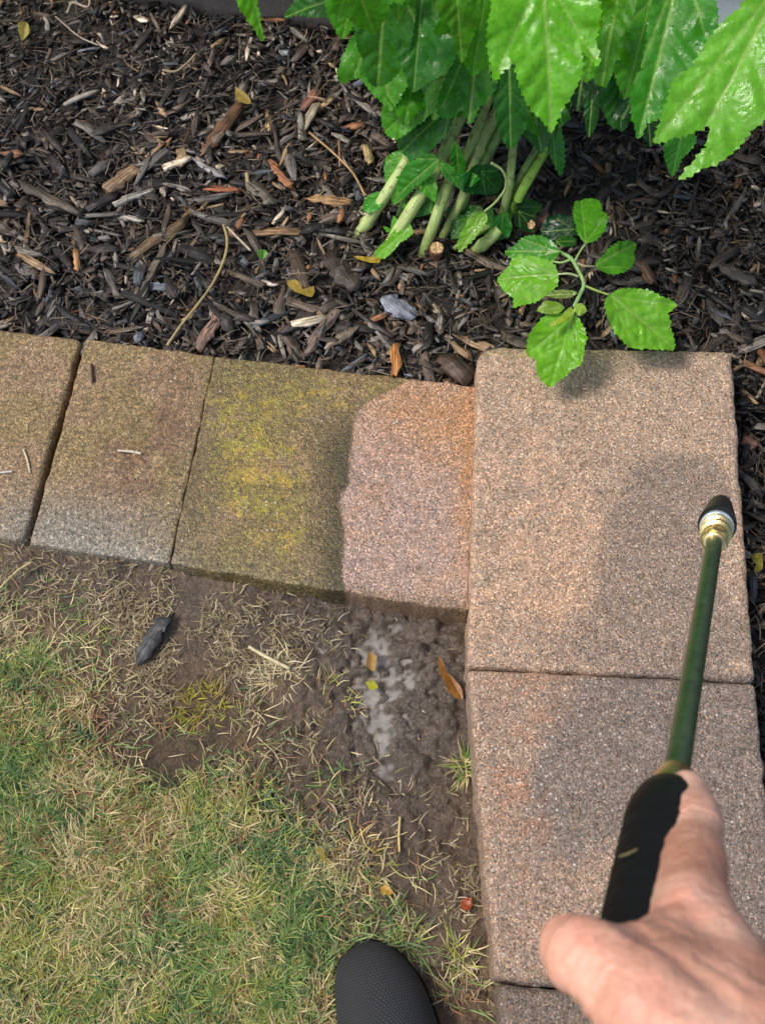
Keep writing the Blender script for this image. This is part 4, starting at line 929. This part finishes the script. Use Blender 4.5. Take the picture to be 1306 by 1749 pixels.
slab('siding', -3, 4, ftop+.002, 2.4, -.012, .25, plain('white_siding', c(214, 220, 228), .5, 0, 30, .001, var=.05), house, lap=.012)

# ================================================================ pressure washer lance
A_ = cp(1220, 920, .77); B_ = cp(1155, 1315, .46); ax = (B_-A_).normalized()
lance = empty('spray_lance', B_); tag(lance, 'pressure washer lance with green tube, brass fittings and black nozzle held in the hand', 'spray lance')
def lathe(name, prof, mat, seg=40, poly=None):
    "prof: (distance along axis from A_, radius)"
    N_ = ax.cross(Vector((0, 0, 1))).normalized(); B2 = ax.cross(N_); V = []; F = []; k = seg
    for (s, r) in prof:
        for i in range(k):
            a = 2*math.pi*i/k; V.append(A_+ax*s+(N_*math.cos(a)+B2*math.sin(a))*r)
    m_ = len(prof)
    for j in range(m_-1):
        for i in range(k): F.append((j*k+i, j*k+(i+1) % k, (j+1)*k+(i+1) % k, (j+1)*k+i))
    F.append(tuple(range(k))[::-1]); F.append(tuple(range((m_-1)*k, m_*k)))
    me = bpy.data.meshes.new(name); me.from_pydata([tuple(v) for v in V], [], F)
    o = link(name, me, mat, smooth=seg > 8); adopt(lance, o)
    if seg > 8:
        md = o.modifiers.new('e', 'EDGE_SPLIT'); md.split_angle = math.radians(40)
    return o
tl = (B_-A_).length
lathe('tube', [(0, .0054), (tl+.03, .0054)], WANDG)
lathe('nozzle_cap', [(-.092, .002), (-.0915, .0070), (-.090, .0086), (-.086, .0092), (-.074, .0104), (-.059, .0118), (-.044, .0130), (-.038, .0136), (-.0335, .0136), (-.032, .0126), (-.032, .0112)], BLACKP)
lathe('washer_ring', [(-.0319, .0060), (-.0319, .0117), (-.0275, .0119), (-.0268, .0112), (-.0268, .006)], PALEB)
lathe('brass_collar', [(-.0267, .006), (-.0267, .0106), (-.0245, .0114), (-.0205, .0114), (-.0195, .0092), (-.0180, .0086), (-.0140, .0086), (-.0130, .0108), (-.0085, .0110), (-.0075, .0088), (-.0060, .0082), (-.003, .0082), (-.003, .006)], BRASS)
lathe('hex_nut', [(-.0029, .0058), (-.0029, .0092), (.0008, .0096), (.0068, .0096), (.0078, .0090), (.0078, .0058)], BRASS, seg=6)
lathe('brass_collar', [(.0079, .0055), (.0079, .0076), (.011, .0076), (.0118, .0066), (.0118, .0055)], BRASS)
g0 = tl+.012
lathe('grip_collar', [(g0-.006, .0058), (g0-.006, .0075), (g0+.004, .0098), (g0+.012, .0112), (g0+.0135, .0112), (g0+.0135, .006)], BRASS)
pr = [(g0+.0136, .006), (g0+.0136, .0105), (g0+.018, .0142), (g0+.026, .0158)]
for i in range(7): pr += [(g0+.034+.012*i, .0163), (g0+.043+.012*i, .0163), (g0+.0442+.012*i, .0158), (g0+.0455+.012*i, .0158)]
pr += [(g0+.125, .0150), (g0+.127, .008)]
lathe('grip', pr, BLACK)

twg = tube('straw', [(*cp(1056, 1463, .372), .0003), (*cp(1070, 1459, .371), .0004), (*cp(1088, 1450, .370), .0003)], STEM, col=c(110, 104, 66), seg=6)
tag(twg, 'tiny dry straw stuck on the black grip of the lance', 'straw')
# ================================================================ person: hand, forearm and shoe
bmV = []; bmF = []
def capsule(p, q, r0, r1, n=18, m_=7):
    p = Vector(p); q = Vector(q); d_ = (q-p); L = d_.length; d_ = d_/L
    u_ = d_.orthogonal().normalized(); v_ = d_.cross(u_); base = len(bmV); rings = []
    for j in range(m_+1):
        a = -math.pi/2+math.pi/2*j/m_; rings.append((r0*math.sin(a), r0*math.cos(a)))
    for j in range(m_+1):
        a = math.pi/2*j/m_; rings.append((L+r1*math.sin(a), r1*math.cos(a)))
    for (s, r) in rings:
        r = max(r, 1e-5)
        for i in range(n):
            t = 2*math.pi*i/n; bmV.append(tuple(p+d_*s+(u_*math.cos(t)+v_*math.sin(t))*r))
    for j in range(len(rings)-1):
        for i in range(n): bmF.append((base+j*n+i, base+j*n+(i+1) % n, base+(j+1)*n+(i+1) % n, base+(j+1)*n+i))
    bmF.append(tuple(base+i for i in range(n))[::-1]); bmF.append(tuple(base+(len(rings)-1)*n+i for i in range(n)))
def chain(pts):
    P = [(cp(x, y, d_), r/1000) for x, y, d_, r in pts]
    for (a, ra), (b, rb) in zip(P[:-1], P[1:]): capsule(a, b, ra, rb)
# index finger: tip, last joint, middle, middle joint, knuckle
chain([(1174, 1352, .432, 8.2), (1182, 1378, .420, 9.0), (1190, 1408, .405, 10.0), (1187, 1440, .390, 9.9), (1184, 1478, .374, 11.4), (1180, 1520, .358, 12.0), (1186, 1590, .338, 14.5)])
chain([(1186, 1590, .338, 14.5), (1250, 1710, .312, 17), (1340, 1900, .285, 22)])
# thumb
chain([(975, 1618, .318, 9.6), (1000, 1636, .312, 11.6), (1034, 1656, .306, 12.2), (1100, 1716, .298, 14.8), (1210, 1830, .290, 20), (1330, 1950, .282, 24)])
# web between thumb and index
chain([(1105, 1665, .316, 13.5), (1165, 1625, .328, 13.5)])
chain([(1060, 1650, .312, 11.5), (1140, 1660, .318, 15), (1220, 1740, .305, 19)])
chain([(1140, 1700, .306, 16), (1240, 1790, .298, 22)])
# middle, ring and little fingers curled round the grip underneath
chain([(1080, 1640, .372, 8.0), (1130, 1632, .392, 8.6), (1215, 1640, .382, 9.4), (1272, 1668, .338, 12.5), (1350, 1900, .292, 20)])
chain([(1066, 1730, .344, 7.8), (1120, 1738, .364, 8.4), (1225, 1752, .366, 9.2), (1340, 1765, .330, 12.5), (1400, 1930, .300, 19)])
chain([(1050, 1850, .318, 7.0), (1110, 1860, .337, 7.6), (1240, 1880, .345, 8.2), (1420, 1870, .325, 11.5), (1440, 1980, .305, 17)])
# wrist and forearm
def camp(x, y, z):
    z = -z; return Vector((x, y*ct - z*st, y*st + z*ct + CAMZ))
wr = cp(1360, 1950, .288); el_ = camp(.27, -.42, .22)
for o_ in (-.012, .012):
    sx_ = Vector((o_, 0, 0)); capsule(wr+sx_, wr.lerp(el_, .35)+sx_*1.3, .026, .030); capsule(wr.lerp(el_, .35)+sx_*1.3, el_+sx_*1.5, .030, .040)
me = bpy.data.meshes.new('person'); me.from_pydata(bmV, [], bmF)
tmp = bpy.data.objects.new('tmp_hand', me); COL.objects.link(tmp)
rm = tmp.modifiers.new('r', 'REMESH'); rm.mode = 'VOXEL'; rm.voxel_size = .0011
s1 = tmp.modifiers.new('s', 'SMOOTH'); s1.factor = .6; s1.iterations = 14
bpy.context.view_layer.update()
ev = tmp.evaluated_get(bpy.context.evaluated_depsgraph_get()); me2 = bpy.data.meshes.new_from_object(ev); me2.name = 'person'
bpy.data.objects.remove(tmp)
nv = len(me2.vertices); hv = np.zeros(nv*3, np.float32); me2.vertices.foreach_get('co', hv); hv = hv.reshape(-1, 3).astype(float)
hn = np.zeros(nv*3, np.float32); me2.vertices.foreach_get('normal', hn); hn = hn.reshape(-1, 3).astype(float)
disp = np.zeros(nv)
def crease(a, b, offs, rad, dep, wdt=.0011):
    global disp
    A1 = np.array(cp(*a)); B1 = np.array(cp(*b)); ax1 = (B1-A1)/np.linalg.norm(B1-A1); q = hv-A1; sA = q@ax1; lat_ = np.linalg.norm(q-sA[:, None]*ax1, axis=1)
    wob_ = .0016*(fbm(hv[:, 0]*160+hv[:, 2]*90, hv[:, 1]*160, 2, 7)-.5)*2
    for of in offs: disp -= dep*rng.uniform(.6, 1.1)*np.exp(-((sA-of+wob_)/wdt)**2)*(lat_ < rad)
crease((1190, 1432, .392), (1186, 1500, .365), (-.006, -.003, 0, .0028, .0055), .016, .0009)
crease((1178, 1372, .420), (1184, 1400, .408), (-.001, .0015), .013, .00025)
crease((1025, 1650, .307), (1100, 1716, .298), (-.003, 0, .0025, .006), .017, .0009)
crease((1130, 1690, .305), (1230, 1620, .330), (-.004, .003, .011), .024, .0005, .0016)
for a, b, r_, h_ in [((1186, 1590, .338), (1340, 1900, .285), .0045, .0018), ((1272, 1668, .338), (1380, 1920, .29), .004, .0016), ((1100, 1716, .298), (1260, 1880, .285), .005, .0014)]:
    A1 = np.array(cp(*a)); B1 = np.array(cp(*b)); dd_ = B1-A1; t_ = np.clip(((hv-A1)@dd_)/(dd_@dd_), 0, 1); cl_ = A1+t_[:, None]*dd_
    r0_ = hv-cl_; up_ = np.array(C0)-cl_; up_ /= np.linalg.norm(up_, axis=1)[:, None]; lt_ = np.linalg.norm(r0_-(r0_*up_).sum(1)[:, None]*up_, axis=1)
    disp += h_*np.exp(-(lt_/r_)**2)*sm(0, .15, t_)*sm(1, .8, t_)*((hn*up_).sum(1) > .2)
disp += .0009*(fbm(hv[:, 0]*110+hv[:, 2]*60, hv[:, 1]*110-hv[:, 2]*40, 3, 17)-.5)*2
hv = hv+hn*disp[:, None]; me2.vertices.foreach_set('co', hv.astype(np.float32).ravel()); me2.update()
person = link('person', me2, SKIN)
tag(person, 'person reaching in with a bare right hand gripping the lance, wearing a black knit shoe', 'person')

# shoe (left of the blocks, toe towards the wall)
m = M('black_knit'); uvn = m.attr('gc').outputs['Vector']
sx_ = m.n('SeparateXYZ'); m.l(uvn, sx_.inputs[0])
wa = m.math('SINE', m.math('MULTIPLY', sx_.outputs[0], 2300.0)); row = m.math('FLOOR', m.math('MULTIPLY', sx_.outputs[0], 2300/6.2832/1.0))
off = m.math('MULTIPLY', m.math('MODULO', row, 2.0), 3.1416)
wb = m.math('SINE', m.math('ADD', m.math('MULTIPLY', sx_.outputs[1], 1800.0), off))
hh = m.math('MULTIPLY', m.math('ADD', wa, 1.0), m.math('ADD', wb, 1.0))
kc = m.ramp(m.math('MULTIPLY', hh, .25), [(0, tuple(c(36, 37, 39))), (.4, tuple(c(48, 50, 52))), (1, tuple(c(66, 68, 72)))])
m.set(Base_Color=kc, Roughness=.8, Normal=m.bump(hh, .0004, .7)); KNIT = m.m
toe = at(622, 1607, .03); heel = at(712, 2010, .03); dirv = (heel-toe); dirv.z = 0; dirv.normalize(); lat = Vector((-dirv.y, dirv.x, 0))
# lat points to +x? make it so
if lat.x < 0: lat = -lat
SLEN = .285
def shoe_mesh(name, prof, zbase, mat, parent, pw_=2.4, root=None):
    "prof: (s, left, right, height)"
    C_ = catmull(prof, 8); V = []; G = []; F = []; k = 40
    for (s, l, r, h) in C_:
        for i in range(k+1):
            a = math.pi*i/k; ca, sa = math.cos(a), math.sin(a)
            xx = (r if ca > 0 else l)*math.copysign(abs(ca)**(2/pw_), ca); zz = h*abs(sa)**(2/pw_)
            V.append(toe+dirv*s+lat*xx+Vector((0, 0, zbase+zz-toe.z))); G.append((s, a*.055+.0, 0))
        V.append(toe+dirv*s+lat*0+Vector((0, 0, zbase-toe.z))); G.append((s, 0, 0))
    k2 = k+2; m_ = len(C_)
    for j in range(m_-1):
        for i in range(k2): F.append((j*k2+i, (j+1)*k2+i, (j+1)*k2+(i+1) % k2, j*k2+(i+1) % k2))
    F.append(tuple(range(k2))); F.append(tuple(range((m_-1)*k2, m_*k2))[::-1])
    me = bpy.data.meshes.new(name); me.from_pydata([tuple(v) for v in V], [], F)
    a_ = me.attributes.new('gc', 'FLOAT_VECTOR', 'POINT'); a_.data.foreach_set('vector', np.array(G, np.float32).ravel())
    o = link(name, me, mat); o.parent = parent; return o
P0 = [(0, .004, .004, .010), (.004, .018, .016, .026), (.012, .029, .026, .038), (.028, .037, .037, .048), (.05, .041, .046, .055), (.08, .043, .051, .062), (.12, .042, .052, .074), (.16, .038, .046, .086), (.2, .034, .038, .092), (.25, .032, .034, .095), (.278, .022, .022, .085), (.285, .006, .006, .06)]
shoe = shoe_mesh('shoe', P0, .008, KNIT, person)
P1 = [(s-.003 if s == 0 else s, l+.003, r+.003, .012) for s, l, r, h in P0]
shoe_mesh('sole', P1, -.001, BLACK, shoe, pw_=5)
print('DONE')
